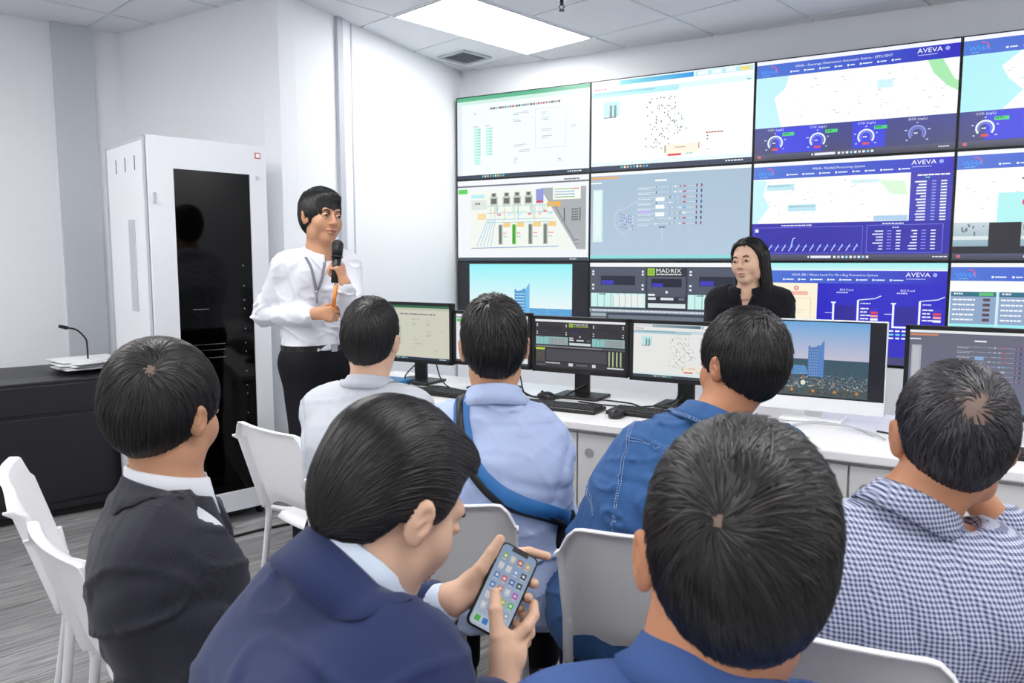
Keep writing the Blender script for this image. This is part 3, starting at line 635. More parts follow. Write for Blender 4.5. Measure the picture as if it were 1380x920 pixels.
def c_table():
    s = Scr(); rd = random.Random(17); s.r(0, 0, 16, 9, '#cdebf4'); header(s, rd, 'WHA - Reservoir Data'); s.r(0, 1.49, 16, .9, '#fbfdff')
    for x in (.1, 3.5, 6.9, 10.3):
        s.r(x, 2.4, 3.2, .4, '#2f6f86'); s.r(x+2, 2.48, 1, .25, '#5fc46c'); s.dash(x+.2, 2.5, 4, .14, '#eaf4f8', rd); s.r(x, 2.8, 3.2, 2.3, '#8fa6c8'); s.r(x, 5.1, 3.2, .3, '#9ceef0')
        for k in range(5): s.dash(x+.15, 3+k*.42, 5, .14, '#eef4fb', rd, .15, .35); s.r(x+2.3, 2.95+k*.42, .5, .24, '#5a4a52')
        s.r(x, 5.5, 3.2, .4, '#2f6f86'); s.r(x+2, 5.58, 1, .25, '#5fc46c'); s.r(x, 5.9, 3.2, 2.2, '#8fa6c8')
    greybar(s, rd); return s
# ------------------------------------------------------------------ the wall of screens: 4 columns x 3 rows in view
PW, PH = 1.13, .6285; Z0 = EYE
rows = [[c_sheet, c_dots, c_gauges, lambda: c_gauges(1)], [c_scada, c_diag, c_rain, c_cams], [c_sky, c_madrix, c_flood, c_table]]
disp_lab = [['wall display at top left showing a pale spreadsheet with green top bar', 'top row wall display showing a white map of black dots', 'top row wall display with blue header, pale map and four gauges below', 'top right wall display with cyan sea map above a gauge, cut by the picture edge'],
 ['middle row wall display at left showing a colourful pipework diagram', 'middle row wall display with pale grey blue network diagram beside the woman', 'middle row wall display with blue rainfall map and number table', 'middle row rightmost wall display showing a map over two camera pictures'],
 ['bottom row wall display at left showing a tower against cyan sky with black sides', 'bottom row wall display showing dark lighting control panels left of the woman', 'bottom row wall display in deep blue with two U-shaped pond drawings', 'bottom right wall display with blue header over small grey data tables']]
cab = B().box((0, .06, 0), (PW-.002, .10, PH-.002), M['blackm']).box((0, .004, 0), (PW-.001, .012, PH-.001), M['black'], bev=.001, seg=1)
cab_me = None
for r_ in range(3):
    for c_ in range(4):
        p = PSC+WD*(.02+PW*(c_+.5)); zc = Z0+PH*(1.5-r_)
        if r_ == 2: zc = Z0-PH*.5
        if r_ == 1: zc = Z0+PH*.5
        t = empty('wall_display', (p[0], p[1], zc), WA, disp_lab[r_][c_], 'display', 'displays of the video wall')
        if cab_me is None: cab_me = cab.out('display_cabinet', t).data
        else: link('display_cabinet', cab_me, t)
        me = rows[r_][c_]().mesh(PW-.016, PH-.016); o = link('screen', me, t, (0, -.003, 0), mats=[M['scr']])
# white skirting panel below the screens
q0 = PSC+WD*.02-WN*.11; q1 = PSC+WD*(.02+PW*5)-WN*.11
T(B().prism([tuple(q0), tuple(q1), tuple(q1+WN*.12), tuple(q0+WN*.12)], .09, EYE-PH-.012, M['wall']).out('trim_5'), kind='structure')

# ------------------------------------------------------------------ server rack
RA = R(44); 
rk = empty('server_rack', (0, 0, 0), 0, 'tall white server rack with a dark glass door standing left of the presenter', 'server rack')
fl_ = np.array([-1.745, 3.755]); fr_ = np.array([-1.315, 4.165])       # front corners, left and right, seen from the room
dx = (fr_-fl_)/np.linalg.norm(fr_-fl_); RW = np.linalg.norm(fr_-fl_); ang = math.atan2(dx[1], dx[0])
mid = (fl_+fr_)/2; rk.location = (mid[0], mid[1], 0); rk.rotation_euler.z = ang
RH = 1.985; RDp = .62                                  # local: x along the front, y into the rack
b = B(); b.box((0, RDp/2+.02, RH-.012), (RW, RDp-.04, .024), bev=.004); b.box((0, RDp/2+.02, .07), (RW, RDp-.04, .03))
b.box((0, RDp-.01, RH/2+.03), (RW, .02, RH-.08))
for sx in (-1, 1):
    for y in (.035, RDp-.02): b.box((sx*(RW/2-.015), y, RH/2+.02), (.03, .03, RH-.06))
b.out('cabinet_frame', rk, M['rackg'])
for sx in (-1, 1):
    sd = B().box((sx*(RW/2-.004), RDp/2+.01, RH/2+.03), (.012, RDp-.09, RH-.10), bev=.003).out('side_panel', rk, M['rackw'])
    for k in range(3): B().box((sx*(RW/2+.002), .16+k*.14, RH-.12), (.003, .008, .07)).out('vent_slot', sd, M['darkmetal'])
    B().box((sx*(RW/2+.004), .24, 1.36), (.006, .09, .46), bev=.003).out('recessed_grip', sd, M['rackg'])
dr = B(); 
gx0, gx1, gz0, gz1 = -RW/2+.115, RW/2-.09, .17, RH-.155
for c_, d_ in (((-RW/2+.057, -.012, RH/2+.03), (.116, .024, RH-.07)), ((RW/2-.045, -.012, RH/2+.03), (.09, .024, RH-.07)), (((gx0+gx1)/2, -.012, (RH+gz1)/2-.002), (gx1-gx0, .024, RH-gz1-.004)), (((gx0+gx1)/2, -.012, (.065+gz0)/2), (gx1-gx0, .024, gz0-.065))): dr.box(c_, d_)
door = dr.out('door', rk, M['rackw'])
gl = mat('smoked_glass', '#020203', .06, spec=.22); 
B().box(((gx0+gx1)/2, -.010, (gz0+gz1)/2), (gx1-gx0, .008, gz1-gz0)).out('glass_pane', door, gl)
for z in (RH-.30, .9): B().box((-RW/2+.02, -.03, z), (.012, .02, .05), bev=.002).out('hinge', door, M['rackg'])
B().cyl((RW/2-.05, -.024, RH-.17), (RW/2-.05, -.03, RH-.17), .009).out('lock', door, M['steel'])
B().box((RW/2-.045, -.0255, RH-.055), (.03, .002, .03), M['red'], rot=None).box((RW/2-.045, -.0268, RH-.055), (.021, .002, .021), M['paper']).out('warning_sticker', door)
for k in range(16):
    z = 1.36-k*.075-(.03 if k % 3 else 0); B().cyl((gx1-.05, -.0135, z), (gx1-.05, -.0165, z), .0035, n=8).out('indicator_light', door, M['steel'])
for k, z in enumerate((.96, .93, .89, 1.14)): B().box((gx0+.15-.04*(k == 3), -.0148, z), (.16-.08*(k == 3), .0012, .003)).out('shelf_edge', door, M['steel'])
for sx in (-1, 1):
    for y in (.06, RDp-.06): B().cyl((sx*(RW/2-.06)-.012, y, .028), (sx*(RW/2-.06)+.012, y, .028), .028).out('caster', rk, M['blackm'])
T(B().tube(smooth_path([(-1.62, 3.55, .008), (-1.3, 3.85, .008), (-1.05, 4.05, .008), (-.95, 4.3, .008), (-1.1, 4.35, .008)]), .007).out('power_cable', None, M['rubber']), 'black cable lying on the floor along the foot of the rack', 'cable')

# ------------------------------------------------------------------ black console desk with microphone and papers
PA = R(41); pa = np.array([math.cos(PA), math.sin(PA)]); pn = np.array([pa[1], -pa[0]])
p0 = np.array([-2.49, 4.02]); 
pe = p0+pa*.47; c0 = pe-pa*.95
pod = empty('lectern_console', (c0[0], c0[1], 0), PA, 'wide black console desk with a sloping top by the left wall', 'console desk')
Wp = 1.9; Dp = .55
B().box((0, Dp/2, .40), (Wp, Dp, .70), bev=.004).out('cabinet_body', pod, M['podium'])
B().box((0, Dp/2+.02, .025), (Wp-.04, Dp-.06, .05)).out('plinth', pod, M['blackm'])
B().box((0, -.004, .655), (Wp+.01, .014, .15), bev=.003).out('top_rail', pod, M['podium'])
B().box((0, -.005, .33), (Wp-.02, .012, .46), bev=.003).out('drop_door', pod, M['podium']); B().box((0, -.003, .08), (Wp-.02, .01, .012)).out('floor_strip', pod, M['darkmetal'])
B().cyl((.12, -.008, .515), (.12, -.018, .515), .014).cyl((.12, -.016, .515), (.12, -.02, .515), .006).out('lock', pod, M['steel'])
b = B(); v = [(-Wp/2-.005, -.01, .735), (Wp/2+.005, -.01, .735), (Wp/2+.005, Dp, .775), (-Wp/2-.005, Dp, .775)]
vs = [b.bm.verts.new(p) for p in v]+[b.bm.verts.new((p[0], p[1], p[2]-.025-(.04 if p[1] > .1 else 0))) for p in v]
for f in ((0, 1, 2, 3), (7, 6, 5, 4), (0, 4, 5, 1), (1, 5, 6, 2), (2, 6, 7, 3), (3, 7, 4, 0)): b.bm.faces.new([vs[i] for i in f])
b.out('sloping_top', pod, M['podium'])
sl = math.atan2(.04, Dp)
tp = B().box((-.05, .24, .742+.24*.0727), (.7, .34, .008), rot=None, bev=.002).out('control_plate', pod, M['podtop'])
for k in range(12):
    for q in range(3): pass
bk = B()
for k in range(10):
    for q in range(3): bk.box((-.17+k*.03, .12+q*.06, .747+(.12+q*.06)*.0727), (.02, .03, .006))
T(bk.out('button_bank', tp, M['black']), kind='stuff')
mc = empty('gooseneck_microphone', None or (0, 0, 0), 0, 'black gooseneck microphone rising from the console desk', 'microphone')
mb = at_y(118, 475, 4.42); mt = at_y(87, 441, 4.32)
pts = [(mb[0], mb[1], .775), (mb[0], mb[1], mb[2]+.05), (mb[0]-.01, mb[1]-.005, mb[2]+.09), ((mb[0]*.55+mt[0]*.45), mt[1]*.5+mb[1]*.5, mt[2]*.72+(mb[2]+.09)*.28), tuple(mt)]
B().cyl((mb[0], mb[1], .762), (mb[0], mb[1], .785), .035).out('mic_base', mc, M['black']); B().tube(smooth_path(pts), .005).out('gooseneck', mc, M['black'])
d_ = (mt-np.array(pts[3])); d_ /= np.linalg.norm(d_); B().cyl(tuple(mt-d_*.015), tuple(mt+d_*.03), .011, .009).out('mic_head', mc, M['blackm'])
pc_ = at_z(122, 494, .775)
for k in range(6):
    ang2 = PA+R([8, -6, 14, 3, 20, 10][k]); o = B().box((0, 0, 0), (.34, .25, .008), bev=.0015, seg=1).out('paper_stack', None, M['paper'])
    o.location = (pc_[0]+.012*k*(-1)**k*.6, pc_[1]+.01*(k % 3), .768+.008*k+.012); o.rotation_euler = (0, 0, ang2)
    T(o, ['lowest sheaf of white papers on the console desk', 'second sheaf from the bottom of papers on the console desk', 'third sheaf from the bottom of papers on the console desk', 'third sheaf from the top of papers on the console desk', 'second sheaf from the top of papers on the console desk', 'topmost sheaf of white papers on the console desk'][k], 'papers', 'paper sheaves on the console desk')

# ------------------------------------------------------------------ the long white desk; desk frame: s along, t away from the audience
DA = R(-30.0); de = np.array([math.cos(DA), math.sin(DA)]); dn_ = np.array([-de[1], de[0]]); D0 = np.array([.109, 3.196]); TOP = .73
def dk(s, t, z=TOP): p = D0+de*s+dn_*t; return (p[0], p[1], z)
S0, S1 = -1.385, 3.0; DD = .80
wt = B().box(((S0+S1)/2, DD/2, TOP-.0175), (S1-S0+.02, DD, .035), bev=.006).out('desk_worktop', None, M['desk'], loc=(D0[0], D0[1], 0), rz=DA)
T(wt, 'long white worktop running across under all the monitors', 'desk')
CW = 1.036; unit = None
clab = ['white cabinet under the left end of the worktop', 'white cabinet under the worktop in front of the light blue shirt man', 'white cabinet under the worktop between the denim jacket man and the checked shirt man', 'white cabinet under the worktop at the right picture edge', 'white cabinet under the far right end of the worktop']
for k in range(4):
    c = dk(S0+CW*(k+.5), 0, 0)
    if unit is None:
        unit = empty('base_cabinet', c, DA, clab[0], 'cabinet', 'cabinets under the worktop')
        B().box((0, .40, .375), (CW-.004, .70, .635), bev=.002, seg=1).box((0, .42, .03), (CW-.02, .64, .06)).out('cabinet_body', unit, M['cab'])
        for sx in (-1, 1):
            d = B().box((sx*CW/4, .038, .372), (CW/2-.008, .018, .61), bev=.0025).out('door', unit, M['cab'])
            B().cyl((sx*.055, .03, .60), (sx*.055, .0245, .60), .019, n=20).out('handle', d, M['handle'])
        B().box((0, .034, .055), (CW-.006, .016, .02)).out('kick_strip', unit, M['desk'])
    else: dup(unit, c, DA, clab[k])
T(B().box((0, 0, TOP+.0), (.001, .001, .001)).out('x'), kind='x') if 0 else None
# monitors
def monitor(label, s0, s1, z0, z1, t, content, white=False, yaw=0, foot=.0):
    W = s1-s0; H = z1-z0; c = dk((s0+s1)/2, t); root = empty('monitor', c, DA+yaw, label, 'monitor', 'monitors on the worktop')
    zc = (z0+z1)/2-TOP; bz = M['bezelw'] if white else M['black']; chin = .0 if not white else .055; bw = .004 if white else .016
    b = B(); y = 0
    b.box((0, .016, zc), (W, .030, H), bev=.004); 
    for sx in (-1, 1): b.box((sx*(W/2-bw/2), -.002, zc), (bw, .008, H), bev=.001, seg=1)
    b.box((0, -.002, zc+H/2-bw/2), (W, .008, bw), bev=.001, seg=1); b.box((0, -.002, zc-H/2+max(chin, bw*1.2)/2), (W, .008, max(chin, bw*1.2)), bev=.001, seg=1)
    b.out('bezel', root, bz)
    sw, sh = W-2*bw, H-bw-max(chin, bw*1.2); me = content.mesh(sw, sh); link('screen', me, root, (0, -.0006, zc+H/2-bw-sh/2), mats=[M['scrm']])
    b = B().box((0, .045, (zc)/2+.0), (.075, .022, zc+.02), bev=.003).out('stand_neck', root, bz)
    B().box((0, .03, .008), (.24, .17, .014), bev=.006).out('stand_base', root, bz)
    return root
monitor('leftmost desk monitor with a beige spreadsheet and green bar', -1.25, -.775, .838, 1.163, .5, c_sheet(1))
monitor('desk monitor half hidden behind the head of the light blue shirt man', -.765, -.306, .848, 1.128, .5, c_scada())
monitor('desk monitor showing dark lighting control panels', -.298, .204, .846, 1.118, .5, c_madrix(1))
monitor('desk monitor showing a white map of dots left of the denim jacket man', .212, .72, .84, 1.118, .5, c_dots(1))
monitor('white framed desk monitor with a tower skyline picture', .74, 1.275, .772, 1.146, .5, c_sky(1), white=True)
monitor('rightmost desk monitor with a grey diagram behind the checked shirt man', 1.335, 1.87, .80, 1.138, .5, c_diag(1))
# keyboards
kb_body = kb_keys = None
def keyboard(label, s, t, yaw):
    global kb_body, kb_keys
    root = empty('keyboard', dk(s, t), DA+yaw, label, 'keyboard', 'keyboards on the worktop')
    if kb_body is None:
        kb_body = B().box((0, 0, .009), (.44, .135, .018), bev=.004).out('keyboard_body', root, M['black']).data
        b = B(); random.seed(3)
        for r_ in range(6):
            y = .052-r_*.0195-(.004 if r_ else 0); x = -.208
            while x < .20:
                w = .0165
                if r_ == 5 and -.11 < x < .0: w = .095
                elif r_ in (3, 4) and (x < -.2): w = .03
                if not (.082 < x < .088 or .148 < x < .152): b.box((x+w/2, y, .0195), (w, .0155, .006), bev=.0015, seg=1)
                x += w+.0025
        kb_keys = T(b.out('keys', root, M['keycap']), kind='stuff').data
    else: link('keyboard_body', kb_body, root); T(link('keys', kb_keys, root), kind='stuff')
    return root
ms_me = None
def mouse(label, s, t, yaw=0):
    global ms_me
    root = empty('mouse', dk(s, t), DA+yaw, label, 'mouse', 'mice on the worktop')
    if ms_me is None:
        f = lambda P: smin_(ell(P, (0, 0, .008), (.031, .056, .026)), ell(P, (0, -.015, .012), (.029, .038, .024)), .01)
        V, F = snet(lambda P: np.maximum(f(P), .001-P[:, 2]), (-.04, -.065, -.004), (.04, .065, .045), .0035); ms_me = fmesh('shell', V, F); ms_me.materials.append(M['black'])
        mouse.wh = B().cyl((-.004, .026, .031), (.004, .026, .031), .007).out('scroll_wheel', root, M['darkmetal']).data
    else: link('scroll_wheel', mouse.wh, root)
    link('shell', ms_me, root); return root
def smin_(a, b, k):
    h = np.maximum(k-np.abs(a-b), 0)/k; return np.minimum(a, b)-h*h*k*.25

# ------------------------------------------------------------------ implicit surfaces (bodies, hands, heads, clothes)
def smin(a, b, k):
    if k <= 0: return np.minimum(a, b)
    h = np.maximum(k-np.abs(a-b), 0)/k; return np.minimum(a, b)-h*h*k*.25
def smax(a, b, k): return -smin(-a, -b, k)
def rc(P, a, b, ra, rb):                                # tapered capsule
    a = np.asarray(a, float); b = np.asarray(b, float); ab = b-a; pa_ = P-a
    t = np.clip(pa_@ab/max(ab@ab, 1e-9), 0, 1); d = pa_-t[:, None]*ab
    return np.sqrt(np.einsum('ij,ij->i', d, d))-(ra+(rb-ra)*t)
def ell(P, c, r, Rm=None):
    q = P-np.asarray(c, float)
    if Rm is not None: q = q@Rm
    r = np.asarray(r, float); k0 = np.sqrt((((q/r))**2).sum(1)); k1 = np.sqrt((((q/r**2))**2).sum(1))
    return k0*(k0-1)/np.maximum(k1, 1e-6)
def snet(f, lo, hi, h, block=8):                        # sparse surface nets -> vertices, quads
    lo = np.asarray(lo, float); n = np.ceil((np.asarray(hi)-lo)/h/block).astype(int)
    n = np.maximum(n, 1); N = n*block
    gi = np.stack(np.meshgrid(*[np.arange(k) for k in n], indexing='ij'), -1).reshape(-1, 3)
    cen = lo+(gi+.5)*block*h; d = np.abs(f(cen)); keep = gi[d < block*h*.87*1.5+.012]
    act = np.zeros(tuple(N+1), bool)
    for g in keep: x, y, z = g*block; act[x:x+block+1, y:y+block+1, z:z+block+1] = True
    idx = np.argwhere(act); val = np.full(tuple(N+1), np.nan, np.float32)
    val[act] = f(lo+idx*h)
    c8 = [(i, j, k) for i in (0, 1) for j in (0, 1) for k in (0, 1)]
    sl_ = lambda o: val[o[0]:N[0]+o[0], o[1]:N[1]+o[1], o[2]:N[2]+o[2]]
    neg = np.zeros(tuple(N), np.int8); bad = np.zeros(tuple(N), bool)
    for o in c8:
        v = sl_(o); neg += (v < 0); bad |= np.isnan(v)
    cells = np.argwhere((neg > 0) & (neg < 8) & ~bad)
    if len(cells) == 0: return np.zeros((0, 3)), np.zeros((0, 4), int)
    vid = np.full(tuple(N), -1, np.int64); vid[tuple(cells.T)] = np.arange(len(cells))
    cv = np.stack([val[cells[:, 0]+o[0], cells[:, 1]+o[1], cells[:, 2]+o[2]] for o in c8], 1)
    acc = np.zeros((len(cells), 3)); cnt_ = np.zeros(len(cells))
    for a in range(8):
        for b_ in range(a+1, 8):
            oa, ob = np.array(c8[a]), np.array(c8[b_])
            if abs(oa-ob).sum() != 1: continue
            va, vb = cv[:, a], cv[:, b_]; m = (va < 0) != (vb < 0); t = np.where(m, va/np.where(va == vb, 1, va-vb), 0)
            acc += m[:, None]*(oa+t[:, None]*(ob-oa)); cnt_ += m
    V = lo+(cells+acc/cnt_[:, None])*h
    Fs = []
    for ax in range(3):
        u, w = (ax+1) % 3, (ax+2) % 3; o = np.zeros(3, int); o[ax] = 1
        A_ = val[cells[:, 0], cells[:, 1], cells[:, 2]]; C_ = val[cells[:, 0]+o[0], cells[:, 1]+o[1], cells[:, 2]+o[2]]
        m = (A_ < 0) != (C_ < 0); m &= (cells[:, u] > 0) & (cells[:, w] > 0); cc = cells[m]; s = A_[m] < 0
        du = np.zeros(3, int); du[u] = 1; dw = np.zeros(3, int); dw[w] = 1
        q = np.stack([vid[tuple(cc.T)], vid[tuple((cc-du).T)], vid[tuple((cc-du-dw).T)], vid[tuple((cc-dw).T)]], 1)
        ok = (q >= 0).all(1); q = q[ok]; s = s[ok]; q[~s] = q[~s][:, ::-1]; Fs.append(q)
    return V, np.concatenate(Fs)
def grad(f, P, e=.0012):
    g = np.stack([f(P+np.array(d)*e)-f(P-np.array(d)*e) for d in ((1, 0, 0), (0, 1, 0), (0, 0, 1))], 1)
    return g/np.maximum(np.linalg.norm(g, axis=1, keepdims=True), 1e-9)
def nz(P, s, seed):
    q = P*s; a = np.sin(q[:, 0]*1.1+1.9*np.sin(q[:, 1]*.8+seed)+seed); b_ = np.sin(q[:, 1]*1.3+1.7*np.sin(q[:, 2]*.9+seed*2.1)); c = np.sin(q[:, 2]*1.2+1.6*np.sin(q[:, 0]*.7-seed))
    return (a*b_+b_*c+c*a)/3
def rotm(yaw=0, pitch=0, roll=0):
    return np.array(Matrix.Rotation(R(yaw), 3, 'Z') @ Matrix.Rotation(R(pitch), 3, 'X') @ Matrix.Rotation(R(roll), 3, 'Y'))
def unit_(v): v = np.asarray(v, float); return v/np.linalg.norm(v)

# ---- head in its own frame: origin between the ears, +y to the face, +z up
def ear_f(P, sx):
    t = rotm(-sx*30, 0, sx*10); c = np.array([sx*.0855, -.010, -.004])
    e = ell(P, c, (.008, .017, .0295), t); e = smax(e, -ell(P, c+np.array([sx*.011, .003, .003]), (.007, .0095, .017), t), .004)
    e = smin(e, rc(P, c+np.array([sx*.003, .008, .012]), c+np.array([sx*.004, -.004, -.006]), .003, .0028), .004)
    e = smin(e, ell(P, c+np.array([-sx*.003, .009, -.022]), (.006, .008, .009)), .006)
    return smin(e, ell(P, (sx*.074, .004, -.008), (.006, .012, .02)), .006)
def head_f(P, mouth=0, jaw=1., ears=True, fat=0):
    f = ell(P, (0, -.012, .032), (.0755, .094, .083))
    f = smin(f, ell(P, (0, .030, -.035), (.0615*jaw+fat, .062, .078)), .03)
    f = smin(f, ell(P, (0, .062, -.096), (.026*jaw, .022, .018)), .03)
    for sx in (-1, 1):
        f = smin(f, ell(P, (sx*.043, .052, -.028), (.026, .030, .032)), .02)
        f = smin(f, ell(P, (sx*.050*jaw, .012, -.068), (.018, .030, .026)), .025)
    f = smin(f, rc(P, (-.032, .081, .026), (.032, .081, .026), .012, .012), .02)
    for sx in (-1, 1): f = smax(f, -ell(P, (sx*.032, .106, .004), (.021, .020, .013)), .014)
    f = smin(f, rc(P, (0, .090, .012), (0, .1075, -.028), .0065, .0105), .012)
    for sx in (-1, 1):
        f = smin(f, ell(P, (sx*.012, .099, -.032), (.0085, .009, .0075)), .006)
        f = smin(f, ell(P, (sx*.032, .0835, .0035), (.0155, .0125, .0095)), .005)
        f = smax(f, -ell(P, (sx*.0325, .0985, .0025), (.0115, .005, .0026+.0006)), .002)
    f = smin(f, ell(P, (0, .092, -.060), (.026, .014, .006)), .007); f = smin(f, ell(P, (0, .0915, -.0715), (.021, .013, .007)), .007)
    if mouth: f = smax(f, -ell(P, (0, .106, -.0665), (.018, .014, .004*mouth)), .003)
    else: f = smax(f, -ell(P, (0, .108, -.0655), (.024, .0075, .0014)), .002)
    if ears:
        for sx in (-1, 1): f = smin(f, ear_f(P, sx), .004)
    return f
# ---- hair
ZY = np.array([[-.13, -.086], [-.07, -.080], [-.045, -.066], [-.030, -.030], [-.012, .016], [.010, .030], [.020, .012], [.030, -.012], [.042, .006], [.052, .050], [.064, .070], [.13, .082]])
def hair_shell(P, st):
    t, s, b_ = st.get('top', .016), st.get('side', .010), st.get('back', .012)
    f = ell(P, (0, -.014, .034), (.0755+s, .094+b_, .083+t))
    f = smin(f, ell(P, (0, -.044, -.020), (.054+s*.7, .050+b_*.8, .062)), .045)
    tz = np.clip((.02-P[:, 2])/.10, 0, 1); f = f+tz*tz*(3-2*tz)*(.35*s+.5*b_*.6)
    if st.get('crown'): f = smin(f, ell(P, (0, -.03, .07), (.06, .07, .045+st['crown'])), .04)
    if st.get('quiff'): f = smin(f, ell(P, (0, .055, .088), (.052, .035, .02+st['quiff'])), .03)
    if st.get('fringe'): f = smin(f, ell(P, (.01, .072, .062), (.062, .030, .034)), .02)
    return f
def hair_f(P, st):
    f = hair_shell(P, st); ax = np.abs(P[:, 0]); zy = st.get('zy', ZY)
    y = P[:, 1]; zm = np.interp(y, zy[:, 0], zy[:, 1])
    side = np.clip((ax-.03)/.03, 0, 1); front = np.interp(y, [.02, .06], [0, 1])
    zm = zm*(1-front)+(zm*side+(st.get('fl', .078))*(1-side))*front
    m = (zm-P[:, 2])*.8
    m = np.maximum(m, -.5)
    f = smax(f, m, .018)
    if not st.get('cover'):
        for sx in (-1, 1): f = smax(f, -ell(P, (sx*.094, -.006, -.008), (.031, .026, .038)), .008)
    if st.get('extra'): f = st['extra'](P, f)
    rg = st.get('rough', .0)
    if rg: f = f+rg*nz(P, 95, 3.)+rg*.7*nz(P, 190, 5.)
    return f
def make_hair(st, tf, parent, material, nrib=4500, seed=1, h=.004):
    rng = np.random.default_rng(seed); ff = lambda P: hair_f(P, st)
    lo, hi = st.get('lo', (-.13, -.16, -.13)), st.get('hi', (.13, .15, .17))
    V, F = snet(ff, lo, hi, h)
    wh = np.asarray(st.get('whorl', (0, -.07, .1)), float); tone = np.full(len(V), .12)
    base = fmesh('hair', tf(V), F)
    if st.get('bald'):
        bc, br = st['bald']; cen = V[F].mean(1); dd = np.linalg.norm((cen-np.asarray(bc)), axis=1)/br; mi = (dd+.35*np.asarray(nz(cen, 120, 2.)) < 1).astype(int)
        base.polygons.foreach_set('material_index', mi.astype(np.int32))
    base.attributes.new('tone', 'FLOAT', 'POINT').data.foreach_set('value', tone.astype(np.float32))
    o = link('hair', base, parent, mats=[material, M['scalp']])
    # clumps of strands following the growth of the hair
    c = V[F]; e1, e2 = c[:, 1]-c[:, 0], c[:, 3]-c[:, 0]; ar = np.linalg.norm(np.cross(e1, e2), axis=1); ar /= ar.sum()
    fi = rng.choice(len(F), nrib, p=ar); uv = rng.random((nrib, 2)); P = c[fi, 0]+e1[fi]*uv[:, :1]+e2[fi]*uv[:, 1:]
    sh = lambda Q: hair_shell(Q, st) if not st.get('extra') else ff(Q)
    keep = hair_f(P-0, st) < .004; P = P[keep]
    # skip roots on cut faces under the hair line
    keep = np.abs(sh(P)) < .006; P = P[keep]
    if st.get('bald'): 
        bc, br = st['bald']; dd = np.linalg.norm(P-np.asarray(bc), axis=1)/br; P = P[(dd > .9) | (rng.random(len(P)) < st.get('cov', .6))]
    n = len(P); S = 7; L = st.get('len', .05)*(.6+.8*rng.random(n)); off0 = -.0004+.0022*rng.random(n); lift = st.get('lift', .003)*rng.random(n)
    flow = st['flow']; pts = [P.copy()]; nor = []; Q = P.copy(); jit = rng.normal(0, st.get('jit', .16), (n, 3))
    for k in range(S):
        g = grad(sh, Q); d = flow(Q)+jit; d = d-(d*g).sum(1)[:, None]*g; d /= np.maximum(np.linalg.norm(d, axis=1)[:, None], 1e-6)
        nor.append(g); Q = Q+d*(L/S)[:, None]
        g = grad(sh, Q); tgt = off0+lift*((k+1)/S)**1.5; Q = Q-g*(sh(Q)-tgt)[:, None]*.9; pts.append(Q.copy())
        if k == S-1: nor.append(g)
    pts = np.stack(pts, 1); nor = np.stack(nor, 1); tan = np.gradient(pts, axis=1); tan /= np.maximum(np.linalg.norm(tan, axis=2)[..., None], 1e-9)
    side = np.cross(tan, nor); w = st.get('w', .0017)*(.6+.8*rng.random(n)); prof = np.array([.5, .9, 1, 1, .9, .75, .5, .12])[:S+1]
    W = (w[:, None]*prof)[..., None]; a = pts-side*W-nor*.0003; b_ = pts+side*W-nor*.0003; m = pts+nor*W*.55
    VV = np.stack([a, m, b_], 2).reshape(-1, 3); base_i = np.arange(n)[:, None]*(S+1)*3; k = np.arange(S)[None, :]*3
    i0 = (base_i+k).ravel(); FF = np.concatenate([np.stack([i0, i0+1, i0+4, i0+3], 1), np.stack([i0+1, i0+2, i0+5, i0+4], 1)])
    me = fmesh('hair_strands', tf(VV), FF); tn = np.repeat(rng.random(n)**1.6, (S+1)*3).astype(np.float32)
    me.attributes.new('tone', 'FLOAT', 'POINT').data.foreach_set('value', tn)
    T(link('hair_strands', me, o, mats=[material]), kind='stuff'); return o
def flow_whorl(wh, swirl=.5, fall=.6):
    wh = np.asarray(wh, float)
    def f(P):
        d = P-wh; r = np.linalg.norm(d, axis=1)[:, None]; out = d/np.maximum(r, .004); ax = unit_(wh+1e-6)
        tw = np.cross(np.broadcast_to(ax, d.shape), out); v = out+tw*swirl*np.exp(-r/.05)
        v[:, 2] -= fall*np.clip(r[:, 0]/.08, 0, 1.5); return v
    return f

# ---- hands
def hand_pts(w, d, nrm, side, curls, thumb, s=1., spread=.06):
    # w wrist, d towards the fingers, nrm out of the palm, side +-1: thumb on that side of the cross axis
    d = unit_(d); nrm = unit_(np.asarray(nrm)-np.dot(nrm, d)*d); x = np.cross(d, nrm)*side; w = np.asarray(w, float); S_ = []
    kx = [.029, .010, -.009, -.026]; kl = [.088, .091, .086, .078]; ln_ = [(.040, .024, .019), (.044, .028, .020), (.041, .026, .019), (.032, .020, .017)]
    for i in range(4):
        b0 = w+(x*kx[i]*.45+d*.012)*s; k0 = w+(x*kx[i]+d*kl[i]+nrm*(-.004))*s
        S_.append(('p', b0, k0, .0145*s, .0115*s)); p = k0; a = 0
        for j, (l, cu) in enumerate(zip(ln_[i], curls[i])):
            a += R(cu); dd = unit_(d*math.cos(a)+nrm*math.sin(a)+x*spread*(1.5-i)*.6*max(0, math.cos(a))); q = p+dd*l*s
            S_.append((i, p, q, (.0092-.0008*j)*s, (.0085-.0010*j)*s)); p = q
    p = w+(x*.014+d*.018+nrm*.006)*s
    for j, (l, v) in enumerate(zip((.044, .033, .026), thumb)):
        v = unit_(v); q = p+(x*v[0]+d*v[1]+nrm*v[2])*l*s; S_.append((9, p, q, (.0145-.0025*j)*s, (.0118-.0018*j)*s)); p = q
    return S_
def raw_hand(lst):                                      # explicit chains: list of (id, points, radii)
    S_ = []
    for i, pts, rr in lst:
        for k in range(len(pts)-1): S_.append((i, np.asarray(pts[k], float), np.asarray(pts[k+1], float), rr[k], rr[k+1]))
    return S_
